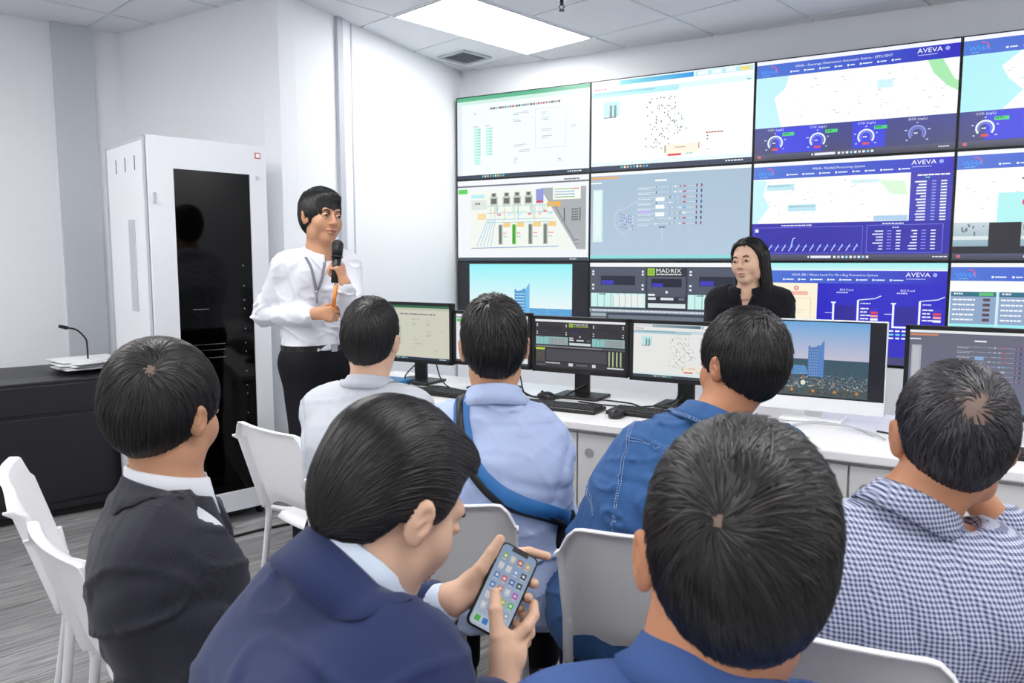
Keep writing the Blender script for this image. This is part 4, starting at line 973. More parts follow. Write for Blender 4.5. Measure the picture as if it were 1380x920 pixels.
def hand_f(P, S_):
    ids = {}
    for i, a, b_, ra, rb in S_:
        v = rc(P, a, b_, ra, rb); ids[i] = v if i not in ids else (smin(ids[i], v, .012) if i == 'p' else smin(ids[i], v, .003))
    f = ids.pop('p')
    for i in ids: f = smin(f, ids[i], .010 if i == 9 else .0055)
    return f

# ------------------------------------------------------------------ people
def A3(*v): return np.array(v, float)
def rotz(a): c, s = math.cos(a), math.sin(a); return np.array([[c, -s, 0], [s, c, 0], [0, 0, 1.]])
def merge(parts):
    V = []; F = []; Mi = []; n = 0
    for v, f, m in parts: V.append(v); F.append(f+n); Mi.append(np.full(len(f), m) if np.isscalar(m) else m); n += len(v)
    return np.concatenate(V), np.concatenate(F), np.concatenate(Mi)
class Person:
    def __init__(s, label, loc, rz, J, skin='skin', size=1., group=None, mouth=0, jaw=1., fat=0, bulk=0., hands=None, arms_bare=(), female=False):
        s.J = J; s.loc = np.array([loc[0], loc[1], 0.]); s.rz = rz; s.R = rotz(rz); s.bulk = bulk; s.fat = fat
        s.H = A3(*J['H']); s.Rh = J['Rh']; s.hs = size; s.skinm = M[skin]; s.hands = hands or {}; s.arms_bare = arms_bare
        s.c7 = A3(*J['c7']); s.N = s.c7+A3(0, .035, .0)
        s.sw = J.get('sw', .168); s.label = label; s.mouth = mouth; s.jaw = jaw; s.female = female
        s.hip = A3(*J['hip']); s.chest = s.hip+(s.c7-s.hip)*.62+A3(0, -.015, 0)+A3(*J.get('chest_off', (0, 0, 0))); s.waist = s.hip+(s.c7-s.hip)*.30+A3(0, -.01, 0)
        for k in 'LR': 
            if 'sh'+k not in J: J['sh'+k] = s.c7+A3((1 if k == 'R' else -1)*s.sw, .02, -.062)
        s.build()
    def w2l(s, p): return s.R.T@(np.asarray(p, float)-s.loc)
    def hf(s, V): return s.H+(V*s.hs)@s.Rh.T                       # head frame -> person frame
    def toh(s, P): return ((P-s.H)@s.Rh)/s.hs
    def torso(s, P, inf=0., belly=0.):
        b = s.bulk; hx_ = A3(.075+b*.5, 0, 0); f = rc(P, s.hip-hx_, s.hip+hx_, .104+inf+b*.3, .104+inf+b*.3)
        w = A3(.048+b, 0, 0); f = smin(f, rc(P, s.waist-w, s.waist+w, .092+inf+b*.7+belly, .092+inf+b*.7+belly), .08)
        c = A3(.075+b, 0, 0); f = smin(f, rc(P, s.chest-c, s.chest+c, .104+inf+b*.4, .104+inf+b*.4), .08)
        u = s.c7+A3(0, .03, -.10); c = A3(.095+b*.5, 0, 0); f = smin(f, rc(P, u-c, u+c, .080+inf, .080+inf), .06)
        L, Rr = A3(*s.J['shL']), A3(*s.J['shR']); f = smin(f, rc(P, L*.93+Rr*.07, Rr*.93+L*.07, .045+inf, .045+inf), .045)
        nb = s.N+A3(0, -.016, -.002)
        for S_ in (L, Rr): f = smin(f, rc(P, nb, S_+A3(0, -.01, .0), .038+inf*.5, .042+inf), .04)
        return f
    def arm(s, P, k, inf=0., upto=1., k_=.035):
        J = s.J; a, b_, c = A3(*J['sh'+k]), A3(*J['el'+k]), A3(*J['wr'+k]); r = 1+s.bulk*3
        f = rc(P, a, b_, .046*r+inf, .039*r+inf*.9); e = b_+(c-b_)*upto
        return smin(f, rc(P, b_, e, .037*r+inf*.9, (.039+(.027-.039)*upto)*r+inf), .022)
    def legs(s, P, inf=0.):
        J = s.J; f = None
        for k, sx in (('L', -1), ('R', 1)):
            h = s.hip+A3(sx*.092, .0, -.01); kn, an = A3(*J['kn'+k]), A3(*J['an'+k])
            g = smin(rc(P, h, kn, .086+inf, .058+inf), rc(P, kn, an, .055+inf, .040+inf*1.3), .03); f = g if f is None else smin(f, g, .02)
        return f
    def neck(s, Q):                                              # in the head frame
        n0 = s.toh(s.N[None])[0]; n1 = s.toh((s.c7+A3(0, .045, -.08))[None])[0]
        f = rc(Q, (0, -.020, -.040), n0, .053+s.fat-.004*s.female, .058+s.fat-.006*s.female)
        return smin(f, rc(Q, n0, n1, .056, .062), .03)
    def build(s):
        J = s.J; parts = []
        core = lambda P: smin(smin(smin(s.torso(P, -.004), s.legs(P, -.006), .03), smin(s.arm(P, 'L', -.004), s.arm(P, 'R', -.004), .01), .02), rc(P, s.N, s.H, .05, .05), .03)
        pts = np.array([s.hip, s.c7, J['knL'], J['knR'], J['anL'], J['anR'], J['elL'], J['elR'], J['wrL'], J['wrR'], J['shL'], J['shR']], float)
        V, F = snet(core, pts.min(0)-.14, pts.max(0)+.14, .013); parts.append((V, F, 0))
        hf_ = lambda Q: smin(head_f(Q, s.mouth, s.jaw, fat=s.fat*.6), s.neck(Q), .028)
        V, F = snet(hf_, (-.11, -.14, -.20), (.11, .13, .125), .0032)
        c = V[F].mean(1); lip = ((np.abs(c[:, 0]) < (.020 if s.female else .0235)) & (c[:, 1] > .088) & (c[:, 2] < -.0560-.08*np.abs(c[:, 0])*0) & (c[:, 2] > -.0775+.25*np.abs(c[:, 0])) & (np.abs(c[:, 2]+.066) < (.0085 if s.female else .0105)-.28*np.abs(c[:, 0]))).astype(int)
        parts.append((s.hf(V), F, lip))
        for k, S_ in s.hands.items():
            pp = np.array([x for q in S_ for x in (q[1], q[2])]); w = A3(*J['wr'+k]); e = A3(*J['el'+k])
            bare = k in s.arms_bare; e2 = e if bare else w+(e-w)*.35
            g = lambda P: smin(hand_f(P, S_), rc(P, w+(S_[0][1]-w)*.3, e2, .0265, .030 if not bare else .040), .02)
            if bare: pp = np.vstack([pp, e])
            V, F = snet(g, np.vstack([pp, w, e2]).min(0)-.045, np.vstack([pp, w, e2]).max(0)+.045, .0028 if not bare else .0032); parts.append((V, F, 0))
        V, F, mi = merge(parts); me = fmesh('person', V, F, True, mi)
        s.o = link('person', me, None, tuple(s.loc), s.rz, [s.skinm, M['lip']]); T(s.o, s.label, 'person')
    def garment(s, name, m, inf, hem=None, sleeves=1., folds=.004, fs=14, creases=(), neck_r=.057, seed=1., h=.0085, which='LR', belly=0., open_front=False, loose=0., extra=None, hole=.0):
        J = s.J; hz = s.hip[2]-.07 if hem is None else hem
        def f(P):
            v = s.torso(P, inf, belly)
            if loose: v = smin(v, rc(P, s.hip+A3(-.09, 0, -.02), s.hip+A3(.09, 0, -.02), .115+loose, .115+loose), .05)
            for k in which: v = smin(v, s.arm(P, k, inf-.001, sleeves), .028)
            n1 = nz(P*A3(1, 1, .75)+A3(0, 0, seed), fs*1.9, seed); n2 = nz(P*A3(.7, .7, 1.2), fs*2.6, seed+3); mk = np.clip(nz(P, fs*.8, seed+7)*1.5+.45, 0, 1)
            fold = folds*.7*n1-folds*1.1*mk*np.exp(-(n2/.10)**2)-folds*.5*(1-mk)*np.exp(-(n1/.08)**2)
            v = v+fold
            for a, b_, amp, w in creases:
                z = A3(1, 0, 1); d = rc(P*z, a*z, b_*z, 0, 0); ym = (a[1]+b_[1])/2; v = v-amp*np.exp(-(d/w)**2)*(np.abs(P[:, 1]-ym) < .07)
            ndir = unit_(s.H-s.N); q0 = s.N+ndir*.028
            v = smax(v, -rc(P, q0+A3(0, .012, 0), s.H+ndir*.1, neck_r, neck_r+.012), .006)
            q1 = P-s.N; ax_ = q1@ndir; rad = np.sqrt(np.maximum((q1**2).sum(1)-ax_**2, 0)); v = smax(v, -np.maximum(-(ax_-.014-hole), rad-.098), .008)
            v = smax(v, hz-P[:, 2], .006)
            if extra: v = extra(P, v)
            return v
        pts = [s.hip-.1, s.c7, s.hip]; 
        for k in which: pts += [J['sh'+k], J['el'+k], A3(*J['el'+k])+(A3(*J['wr'+k])-A3(*J['el'+k]))*sleeves]
        pts = np.array(pts, float)
        lo, hi = pts.min(0)-.17-inf, pts.max(0)+.17+inf; lo[2] = max(lo[2], hz-.02)
        V, F = snet(f, lo, hi, h); g = grad(f, V); V = V-g*f(V)[:, None]*.8
        s.gf = f; return link(name, fmesh(name, V, F), s.o, mats=[m])
    def trousers(s, m=None, inf=.012, seed=4.):
        J = s.J; f = lambda P: smax(smin(s.legs(P, inf), rc(P, s.hip-A3(.075, 0, 0), s.hip+A3(.075, 0, 0), .110+inf*.6, .110+inf*.6), .05)+nz(P*A3(1, 1, .5), 22, seed)*.004, P[:, 2]-(s.hip[2]+.085), .008)
        pts = np.array([s.hip, J['knL'], J['knR'], J['anL'], J['anR']], float); V, F = snet(f, pts.min(0)-.16, pts.max(0)+.16, .011)
        link('trousers', fmesh('trousers', V, F), s.o, mats=[m or M['trousers']])
        for k in 'LR':
            a = A3(*J['an'+k]); d = unit_(A3(*(J.get('toe'+k, (0, 1, 0)))))
            z = .034; q = lambda P: smax(smin(smin(rc(P, A3(a[0], a[1], z)-d*.045, A3(a[0], a[1], z-.004)+d*.13, .040, .034), rc(P, A3(a[0], a[1], z), a+A3(0, 0, .02), .040, .036), .03), ell(P, A3(a[0], a[1], .03)+d*.16, (.045, .045, .028)), .02), .002-P[:, 2], .003)
            V, F = snet(q, (a[0]-.26, a[1]-.26, -.01), (a[0]+.26, a[1]+.26, a[2]+.09), .007); link('shoe', fmesh('shoe', V, F), s.o, mats=[M['shoe']])
    def collar(s, m, rx=.064, ry=.064, hb=.036, hf_=.018, drop=.042, flare=.016, gap=24, z0=.0, name='collar', tip=.02, push=.003, parent=None, sub=64, tilt=None, cy=.0):
        up = unit_(s.H-s.N) if tilt is None else unit_(tilt); fw = unit_(A3(0, 1, 0)-up*up[1]); rt = np.cross(fw, up); c = s.N+up*z0+fw*cy; rows = []
        th = np.linspace(-180+gap, 180-gap, sub)
        prof = []
        for t in th:
            a = R(t); dirv = rt*math.sin(a)*rx-fw*math.cos(a)*ry; n = unit_(dirv); fr = (1-math.cos(a))/2; e = max(0, (abs(t)-110)/(70-gap))
            h_ = hb*(1-fr)+hf_*fr; dr_ = drop+tip*e**1.5; fl2 = flare*(1+.2*fr)+.012*e
            r0 = c+dirv*.985-up*.012; r1 = c+dirv+up*(h_-.004); r2 = c+dirv+n*.002+up*h_; r3 = c+dirv+n*.0052+up*(h_-.002); r4 = c+dirv+n*(.005+fl2*.45)+up*(h_-dr_*.5); r5 = c+dirv+n*(.005+fl2)+up*(h_-dr_)
            prof.append([r0, r1, r2, r3, r4, r5])
        prof = np.array(prof); P0 = prof[:, 3:].copy(); nr = prof.shape[1]; V = prof.reshape(-1, 3).copy()
        if push is not None and hasattr(s, 'gf'):
            sel = np.tile(np.arange(nr) >= 3, len(th))
            for _ in range(3):
                d = s.gf(V); g = grad(s.gf, V); dd = np.where(sel & (d < push), push-d, 0); V = V+g*dd[:, None]
        i = np.arange(len(th)-1)[:, None]*nr+np.arange(nr-1)[None]; i = i.ravel(); F = np.stack([i, i+1, i+nr+1, i+nr], 1)
        o = link(name, fmesh(name, V, F), parent or s.o, mats=[m]); md = o.modifiers.new('thickness', 'SOLIDIFY'); md.thickness = .0022; md.offset = 0
        s.collar_pts = V.reshape(len(th), nr, 3); return o
    def tie_line(s, name, pts, r, m, off=.001, n=8, parent=None, dashed=False, f=None):
        f = f or s.gf; P = np.array(smooth_path(pts, n)); 
        for _ in range(4): g = grad(f, P); P = P-g*(f(P)-off)[:, None]
        b = B()
        if dashed:
            for i in range(0, len(P)-1): b.tube([P[i], P[i]*.45+P[i+1]*.55], r, 5)
        else: b.tube(P, r, 6)
        return T(b.out(name, parent or s.o, m, fix=False), kind='stuff' if dashed else None)
    def face(s, brow=True, lash=True):
        for sx in (-1, 1):
            e = B().sph((sx*.0325, .0825, .0030), .0118, M['sclera'], n=16).sph((sx*.0325, .0872, .0030), .0089, M['iris'], n=12).out('eye', s.o); s.place(e)
            f = lambda P: head_f(P, s.mouth, s.jaw)
            if brow:
                P = np.array(smooth_path([(sx*.017, .10, .0225), (sx*.032, .10, .0275), (sx*.050, .09, .0215)], 5))
                for _ in range(3): g = grad(f, P); P = P-g*f(P)[:, None]
                k = len(P); s.place(B().tube(P, [.0015+.0017*math.sin(math.pi*(i+.6)/(k+.2)) for i in range(k)], 6).out('eyebrow', s.o, M['brow']))
            if lash:
                P = np.array(smooth_path([(sx*.0215, .097, .0035), (sx*.0325, .10, .0062), (sx*.0445, .094, .0035)], 5))
                for _ in range(3): g = grad(f, P); P = P-g*(f(P)-.0003)[:, None]
                s.place(B().tube(P, .0015, 5).out('eyelash', s.o, M['brow']))
    def place(s, o): o.location = tuple(s.H); o.rotation_euler = Matrix(s.Rh.tolist()).to_euler(); o.scale = (s.hs,)*3; return o
    def hair(s, st, m='hair', n=4500, seed=1, h=.004):
        return make_hair(st, s.hf, s.o, M[m], n, seed, h)

def seat_pose(Hw, rz, lx, ly, head, neck=(0, -.055, -.142), hipz=.525, arms=None, sw=.158, hipy=0, kn=.42, knz=.50, spread=.13, c7x=None):
    # Hw: world position of the head centre; the rest follows from the chair
    Rz = rotz(rz); loc = np.array(Hw)-Rz@A3(lx, ly, 0); loc[2] = 0; H = A3(lx, ly, Hw[2]); c7 = H+A3(*neck)
    if c7x is not None: c7[0] = c7x
    J = dict(H=H, Rh=rotm(*head), c7=c7, hip=A3(0, hipy, hipz), sw=sw, knL=(-spread, kn, knz), knR=(spread, kn, knz), anL=(-spread, kn-.02, .09), anR=(spread, kn-.02, .09))
    for k, sx in (('L', -1), ('R', 1)):
        sh = c7+A3(sx*sw, .02, -.080); J['sh'+k] = sh; J['el'+k] = sh+A3(sx*.055, .07, -.255); J['wr'+k] = A3(sx*.09, hipy+.30, .63)
    if arms:
        for k, v in arms.items(): J[k] = A3(*v)
    return loc, J
def rest_hand(J, k):
    sx = 1 if k == 'R' else -1
    return hand_pts(J['wr'+k]+unit_(A3(*J['wr'+k])-A3(*J['el'+k]))*.01, (-.25*sx, .9, -.22), (0, -.2, -1), sx*1, [(12, 22, 12)]*4, [(.6, .8, .1), (.3, .95, .1), (.2, 1, .1)])
# ------------------------------------------------------------------ white plastic chairs
def chair_parts():
    root = empty('folding_chair', (0, 0, 0)); 
    # backrest: thin curved panel whose rim is turned back
    ns, nt = 26, 16; V = []; F = []
    def pt(s, t, rim=0.):
        zt = .455+.345*t; hw = .205+.012*t; k = .055                     # rounded upper corners
        x = s*hw; z = zt
        top = max(0, t-.80)/.20; corner = max(0, abs(s)-.78)/.22; z -= k*(top*corner**2.2)*1.0
        low = max(0, .25-t)/.25; z += .05*low*(1-abs(s)**3)*1.0
        y = -.185-.30*(zt-.455)-.030*(1-s*s)*1.0
        return (x, y-rim, z)
    ss = np.linspace(-1, 1, ns); ts = np.linspace(0, 1, nt)
    grid = []
    for j, t in enumerate(list(ts)+['rim1', 'rim2']):
        row = []
        for i, s_ in enumerate(['r2', 'r1']+list(ss)+['r1', 'r2']):
            s_v = -1 if i < 2 else (1 if i >= ns+2 else s_); t_v = 1 if isinstance(t, str) else t
            rr = max({'r1': .008, 'r2': .034}.get(s_, 0) if isinstance(s_, str) else 0, {'rim1': .006, 'rim2': .024}.get(t, 0) if isinstance(t, str) else 0)
            p = list(pt(s_v, t_v, rr))
            if isinstance(s_, str): p[0] += (.005 if s_ == 'r1' else .007)*(1 if i >= ns+2 else -1)
            if isinstance(t, str): p[2] += .004 if t == 'rim1' else .006
            row.append(p)
        grid.append(row)
    G_ = np.array(grid); nr, nc, _ = G_.shape; i = (np.arange(nr-1)[:, None]*nc+np.arange(nc-1)[None]).ravel(); F = np.stack([i, i+1, i+nc+1, i+nc], 1)
    bk = link('backrest', fmesh('backrest', G_.reshape(-1, 3), F), root, mats=[M['chair']]); md = bk.modifiers.new('t', 'SOLIDIFY'); md.thickness = .005; md.offset = 0
    md = bk.modifiers.new('b', 'BEVEL'); md.width = .0015; md.segments = 2; md.limit_method = 'ANGLE'
    # seat pan
    n = 20; rows_ = []
    for j in range(n+1):
        row = []
        for i in range(n+1):
            u, v = -1+2*i/n, -1+2*j/n; e = max(abs(u), abs(v)); 
            x = .205*u*(1-.10*max(0, -v)*0-.04*(1-v)/2)*math.sqrt(1-.18*v*v*abs(u)**1.5); y = .205*v*math.sqrt(1-.16*u*u*abs(v)**1.5)+.01
            z = .440-.010*(1-u*u)*(1-v*v)-(.022 if e > .99 else 0)-.010*max(0, v-.6)/.4
            row.append((x, y, z))
        rows_.append(row)
    G_ = np.array(rows_); nc = n+1; i = (np.arange(n)[:, None]*nc+np.arange(n)[None]).ravel(); F = np.stack([i, i+1, i+nc+1, i+nc], 1)
    st = link('seat', fmesh('seat', G_.reshape(-1, 3), F), root, mats=[M['chair']]); md = st.modifiers.new('t', 'SOLIDIFY'); md.thickness = .006; md.offset = -1
    for sx in (-1, 1):
        B().tube(smooth_path([(sx*.213, -.215, .56), (sx*.214, -.200, .47), (sx*.216, -.19, .42), (sx*.222, -.215, .2), (sx*.228, -.245, .008)], 5), .0125, 10).out('leg', root, M['chairleg'])
        B().tube(smooth_path([(sx*.196, .13, .415), (sx*.20, .175, .36), (sx*.21, .205, .2), (sx*.218, .225, .008)], 5), .0125, 10).out('leg', root, M['chairleg'])
        B().tube(smooth_path([(sx*.214, -.20, .455), (sx*.210, -.10, .418), (sx*.202, .05, .412), (sx*.196, .15, .408)], 5), .011, 8).cyl((sx*.205, -.195, .475), (sx*.226, -.195, .475), .008, n=10).cyl((sx*.205, -.19, .43), (sx*.226, -.19, .43), .008, n=10).out('side_frame', root, M['chair'])
    B().box((0, .17, .395), (.38, .02, .022), bev=.004).out('front_rail', root, M['chairleg'])
    return root
chair0 = None
def chair(x, y, rz, label):
    global chair0
    if chair0 is None:
        chair0 = chair_parts(); chair0.location = (x, y, 0); chair0.rotation_euler.z = rz; o = chair0
    else: o = dup(chair0, (x, y, 0), rz)
    return T(o, label, 'chair', 'white plastic audience chairs')
def chair_by_back(px, py, corner, rz, label, zt=.795):
    # chair whose upper back corner (-1 left, +1 right of its own frame) is seen at a point of the photograph
    p = at_z(px, py, zt); l = rotz(rz)@A3(corner*.215, -.29, 0); return chair(p[0]-l[0], p[1]-l[1], rz, label)
chair_by_back(325, 568, -1, R(-42), 'empty white chair in front of the server rack beside the presenter')
chair_by_back(22, 664, 1, R(-60), 'leftmost empty white chair seen edge-on at the left picture edge')
chair_by_back(137, 772, 1, R(-45), 'white chair directly behind the man in dark check suit')
chair_by_back(1326, 706, -1, R(-8), 'white chair back beyond the checked shirt man at right edge')
# keyboards and mice on the worktop
keyboard('keyboard in front of the leftmost beige monitor', -1.01, .22, R(4)); keyboard('keyboard half hidden left of the light blue shirt man', -.60, .26, R(-3))
keyboard('keyboard in front of the dark lighting control monitor', -.03, .215, R(1)); keyboard('keyboard behind the shoulder of the denim jacket man', .44, .27, R(0)); keyboard('keyboard at the right picture edge by the checked shirt man', 1.86, .22, R(0))
mouse('mouse between the two leftmost keyboards', -.83, .17, R(20)); mouse('mouse at the right side of the light blue shirt man', -.345, .20, R(-10)); mouse('mouse right of the keyboard before the dark monitor', .285, .17, R(5)); mouse('mouse behind the keyboard before the dark monitor', -.17, .40, R(70))
def cable(label, pts, m='rubber', r=.0035, z=TOP):
    b = B().tube(smooth_path([dk(s_, t_, z+r+dz) for s_, t_, dz in pts], 8), r, 7); return T(b.out('cable', None, M[m]), label, 'cable', 'cables on the worktop')
cable('black cable drooping from the leftmost monitor', [(-1.0, .52, .12), (-1.05, .45, .03), (-.95, .42, 0), (-.8, .44, 0), (-.66, .40, 0)])
cable('black cable running right of the leftmost monitor stand', [(-.9, .53, .10), (-.8, .44, .03), (-.66, .37, 0), (-.5, .36, 0)])
cable('black cable right of the head of the light blue shirt man', [(-.38, .52, .08), (-.3, .44, .0), (-.2, .47, 0), (-.1, .46, .0), (0, .49, 0)])
cable('thick black cable looping behind the keyboard of the dark monitor', [(-.4, .48, .04), (-.25, .41, 0), (-.12, .43, 0), (-.07, .50, .03), (-.02, .53, .06)], r=.0045)
cable('black cable running between the dark and the dot map monitor', [(.0, .40, 0), (.15, .38, 0), (.3, .42, 0), (.42, .50, .02), (.44, .53, .08)])
cable('black cable crossing the desk in front of the dot map monitor', [(.05, .50, 0), (.16, .49, 0), (.24, .47, 0), (.33, .40, 0), (.42, .46, 0), (.47, .52, .06)])
cable('thin grey cable of the mouse right of the keyboard', [(.285, .225, .01), (.28, .29, 0), (.20, .36, 0), (.24, .42, 0)], r=.0018, m='cablew')
cable('long pale cable lying under the white framed monitor', [(.80, .30, 0), (.95, .34, 0), (1.02, .42, .01), (1.15, .40, .01), (1.26, .30, 0)], m='cablew', r=.003)
cable('pale cable bowing towards the desk front under the skyline monitor', [(.92, .28, 0), (1.0, .35, .012), (1.12, .37, .016), (1.24, .32, .01), (1.30, .26, 0)], m='cablew', r=.0035)
cable('short black cable between the white monitor and the rightmost monitor', [(1.26, .40, 0), (1.33, .37, 0), (1.42, .39, 0), (1.5, .42, 0)])
o = B().box((0, 0, .012), (.16, .12, .024), bev=.006).out('blue_case', None, M['blue'], loc=dk(-1.10, .43), rz=DA); T(o, 'flat blue case on the desk below the leftmost monitor', 'case')
o = B().box((0, 0, .009), (.11, .045, .018), bev=.006).out('remote_control', None, M['blackm'], loc=dk(-1.0, .335), rz=DA+R(25)); T(o, 'small black remote control lying on the desk by the leftmost keyboard', 'remote')
# ------------------------------------------------------------------ the people, one by one
def band(s, name, pts, w, m, off=.002, n=8, th=.0025, parent=None, f=None):
    f = f or s.gf; P = np.array(smooth_path(pts, n))
    for _ in range(5): g = grad(f, P); P = P-g*(f(P)-off)[:, None]
    g = grad(f, P); t = np.gradient(P, axis=0); t /= np.linalg.norm(t, axis=1)[:, None]; sd = np.cross(t, g)
    b = B(); R4 = []
    for p, u, q in zip(P, sd, g): R4.append([b.bm.verts.new(p+u*w*a+q*th*c) for a, c in ((-.5, 0), (-.46, 1), (.46, 1), (.5, 0))])
    for i in range(len(R4)-1):
        for j in range(4): fc = b.bm.faces.new((R4[i][j], R4[i][(j+1) % 4], R4[i+1][(j+1) % 4], R4[i+1][j])); fc.smooth = True
    return b.out(name, parent or s.o, m)
def lp(s, px, py, Y): return s.w2l(at_y(px, py, Y))
def hit(s, px, py, f=None, head=False):                 # where the line of sight through the photograph meets a garment (or the hair)
    f = f or s.gf; t = np.linspace(.3, 5, 1600); r = ray(px, py); Wp_ = np.array([0, 0, EYE])+r[None]*t[:, None]; P = (Wp_-s.loc)@s.R
    if head: P = s.toh(P)
    v = f(P); k = np.argmax(v < 0); return P[k] if v[k] < 0 else P[np.argmin(v)]
def hpt(s, st, px, py): return hit(s, px, py, lambda P: hair_shell(P, st), True)
def band2(s, name, pts, w, m, off=.004, th=.0025, parent=None, f=None, n=8):
    f = f or s.gf; P = np.array(smooth_path(pts, n)); g = grad(f, P)
    for _ in range(4): d = f(P); g = grad(f, P); P = P+g*np.maximum(off-d, 0)[:, None]
    for _ in range(6): P[1:-1] = (P[:-2]+P[1:-1]*2+P[2:])/4
    t = np.gradient(P, axis=0); t /= np.linalg.norm(t, axis=1)[:, None]; g0 = grad(f, P).mean(0); g0 = np.tile(unit_(g0), (len(P), 1)) if len(P) < 30 else grad(f, P)
    for _ in range(8): g0[1:-1] = (g0[:-2]+g0[1:-1]+g0[2:])/3
    sd = np.cross(t, g0); sd /= np.linalg.norm(sd, axis=1)[:, None]
    b = B(); R4 = [[b.bm.verts.new(p+u*w*a+q*th*c) for a, c in ((-.5, 0), (-.46, 1), (.46, 1), (.5, 0))] for p, u, q in zip(P, sd, g0)]
    for i in range(len(R4)-1):
        for j in range(4): fc = b.bm.faces.new((R4[i][j], R4[i][(j+1) % 4], R4[i+1][(j+1) % 4], R4[i+1][j])); fc.smooth = True
    return b.out(name, parent or s.o, m)
def v_open(z0, k, y0=0.02):
    return lambda P, v: smax(v, np.minimum(P[:, 1]-y0, (.004+k*(P[:, 2]-z0))-np.abs(P[:, 0])), .004)
back_flow = lambda wh, sw=.5, fall=.6: flow_whorl(wh, sw, fall)

# --- man in the dark check suit, left
rz = R(-62); loc, J = seat_pose(at_y(223, 557, 1.42), rz, -.05, -.06, (42, -6, 2), sw=.148, neck=(.01, -.035, -.142))
p1 = Person('seated man in dark check suit and white collar, leftmost of the audience', loc, rz, J, 'skin', size=1.0, bulk=.0)
J['wrL'] = A3(-.10, .32, .62); 
p1.garment('shirt', M['white_shirt'], .010, folds=.001, sleeves=.9, h=.011, hole=.0)
sc = p1.gf
J1 = p1.garment('jacket', M['check_suit'], .024, hem=.42, sleeves=.86, folds=.008, fs=9, loose=.01, hole=-.004, neck_r=.056, extra=v_open(J['c7'][2]-.34, .34, J['c7'][1]+.07),
    creases=[(A3(.20, -.10, .90), A3(.02, -.15, .78), -.006, .018), (A3(.17, -.12, .76), A3(-.05, -.15, .70), -.004, .02), (A3(.23, .02, .86), A3(.16, -.08, .80), -.007, .014)])
jg = p1.gf
p1.collar(M['check_suit'], rx=.079, ry=.079, hb=.036, hf_=-.02, drop=.060, flare=.024, gap=42, z0=.0, name='jacket_collar', parent=J1, cy=.006, tip=.03, push=.003)
p1.gf = sc; p1.collar(M['white_shirt'], rx=.066, ry=.068, hb=.052, hf_=.018, drop=.040, flare=.004, gap=22, z0=.0, tip=.03, push=None); p1.gf = jg
p1.trousers()
w1 = hpt(p1, dict(top=.018, side=.013, back=.017, crown=.014), 203, 499)
p1.hair(dict(top=.018, side=.013, back=.017, crown=.014, len=.062, lift=.004, w=.0017, whorl=w1, flow=back_flow(w1, .5, .9), bald=(w1, .010), cov=.85, jit=.16), 'hair2', 6500, 3)
p1.face(brow=True, lash=False)

# --- man in the navy suit looking at his phone
rz2 = R(-54); Hw = at_y(527, 680, 1.0); loc, J = seat_pose(Hw, rz2, -.035, .13, (4, -30, 0), neck=(-.0, -.092, -.085), hipy=0, sw=.146); J['shR'] = J['shR']+A3(-.005, .02, -.035); J['shL'] = J['shL']+A3(.005, .02, -.005)
PH_ = at_y(678, 795, 1.27); img = lambda x, y, z=0: A3(x, y*math.sin(PITCH)+z*math.cos(PITCH), y*math.cos(PITCH)-z*math.sin(PITCH))   # right, up, away
Lw = unit_(img(.467*.9, .884*.9, .43)); Ww = img(.876, -.483, 0); Ww = unit_(Ww-Lw*(Ww@Lw)+img(0, 0, .12)); Ww = unit_(Ww-Lw*(Ww@Lw)); Nw = np.cross(Ww, Lw)
PM = np.stack([Ww, Lw, Nw], 1)
def ph(x, y, z): return PH_+PM@A3(x, y, z)
tmp = lambda w: rotz(rz2).T@(np.asarray(w)-np.array([loc[0], loc[1], 0]))
wl, wr = ph(-.075, -.060, -.022), ph(.062, -.150, .020)
J['wrL'] = tmp(wl); J['elL'] = tmp(at_y(498, 868, 1.36)); J['wrR'] = tmp(wr); J['elR'] = tmp(at_y(600, 1060, 1.02))
W2 = lambda lst: [(i, [tmp(ph(*q)) for q in pts], rr) for i, pts, rr in lst]
left = raw_hand(W2([('p', [(-.072, -.054, -.022), (-.048, -.012, -.026), (-.040, .022, -.026)], [.021, .021, .015]), ('p', [(-.068, -.05, -.022), (-.030, -.022, -.027), (-.020, .0, -.026)], [.021, .019, .014]),
  (9, [(-.064, -.030, -.012), (-.051, .012, .000), (-.047, .046, .004), (-.044, .072, .006)], [.015, .0125, .0105, .0085]),
  (0, [(-.040, .024, -.027), (-.012, .064, -.027), (.020, .084, -.022), (.050, .090, -.010)], [.0115, .0098, .0088, .0078]),
  (1, [(-.030, .010, -.028), (.004, .035, -.030), (.034, .038, -.024), (.046, .036, -.004), (.044, .034, .006)], [.0115, .0098, .009, .0085, .0078]),
  (2, [(-.026, -.006, -.028), (.004, .012, -.030), (.034, .012, -.024), (.047, .010, -.006), (.044, .009, .006)], [.011, .0096, .009, .0085, .0078]),
  (3, [(-.028, -.024, -.026), (.0, -.010, -.029), (.026, -.010, -.025), (.043, -.011, -.012)], [.0105, .009, .008, .0072])]))
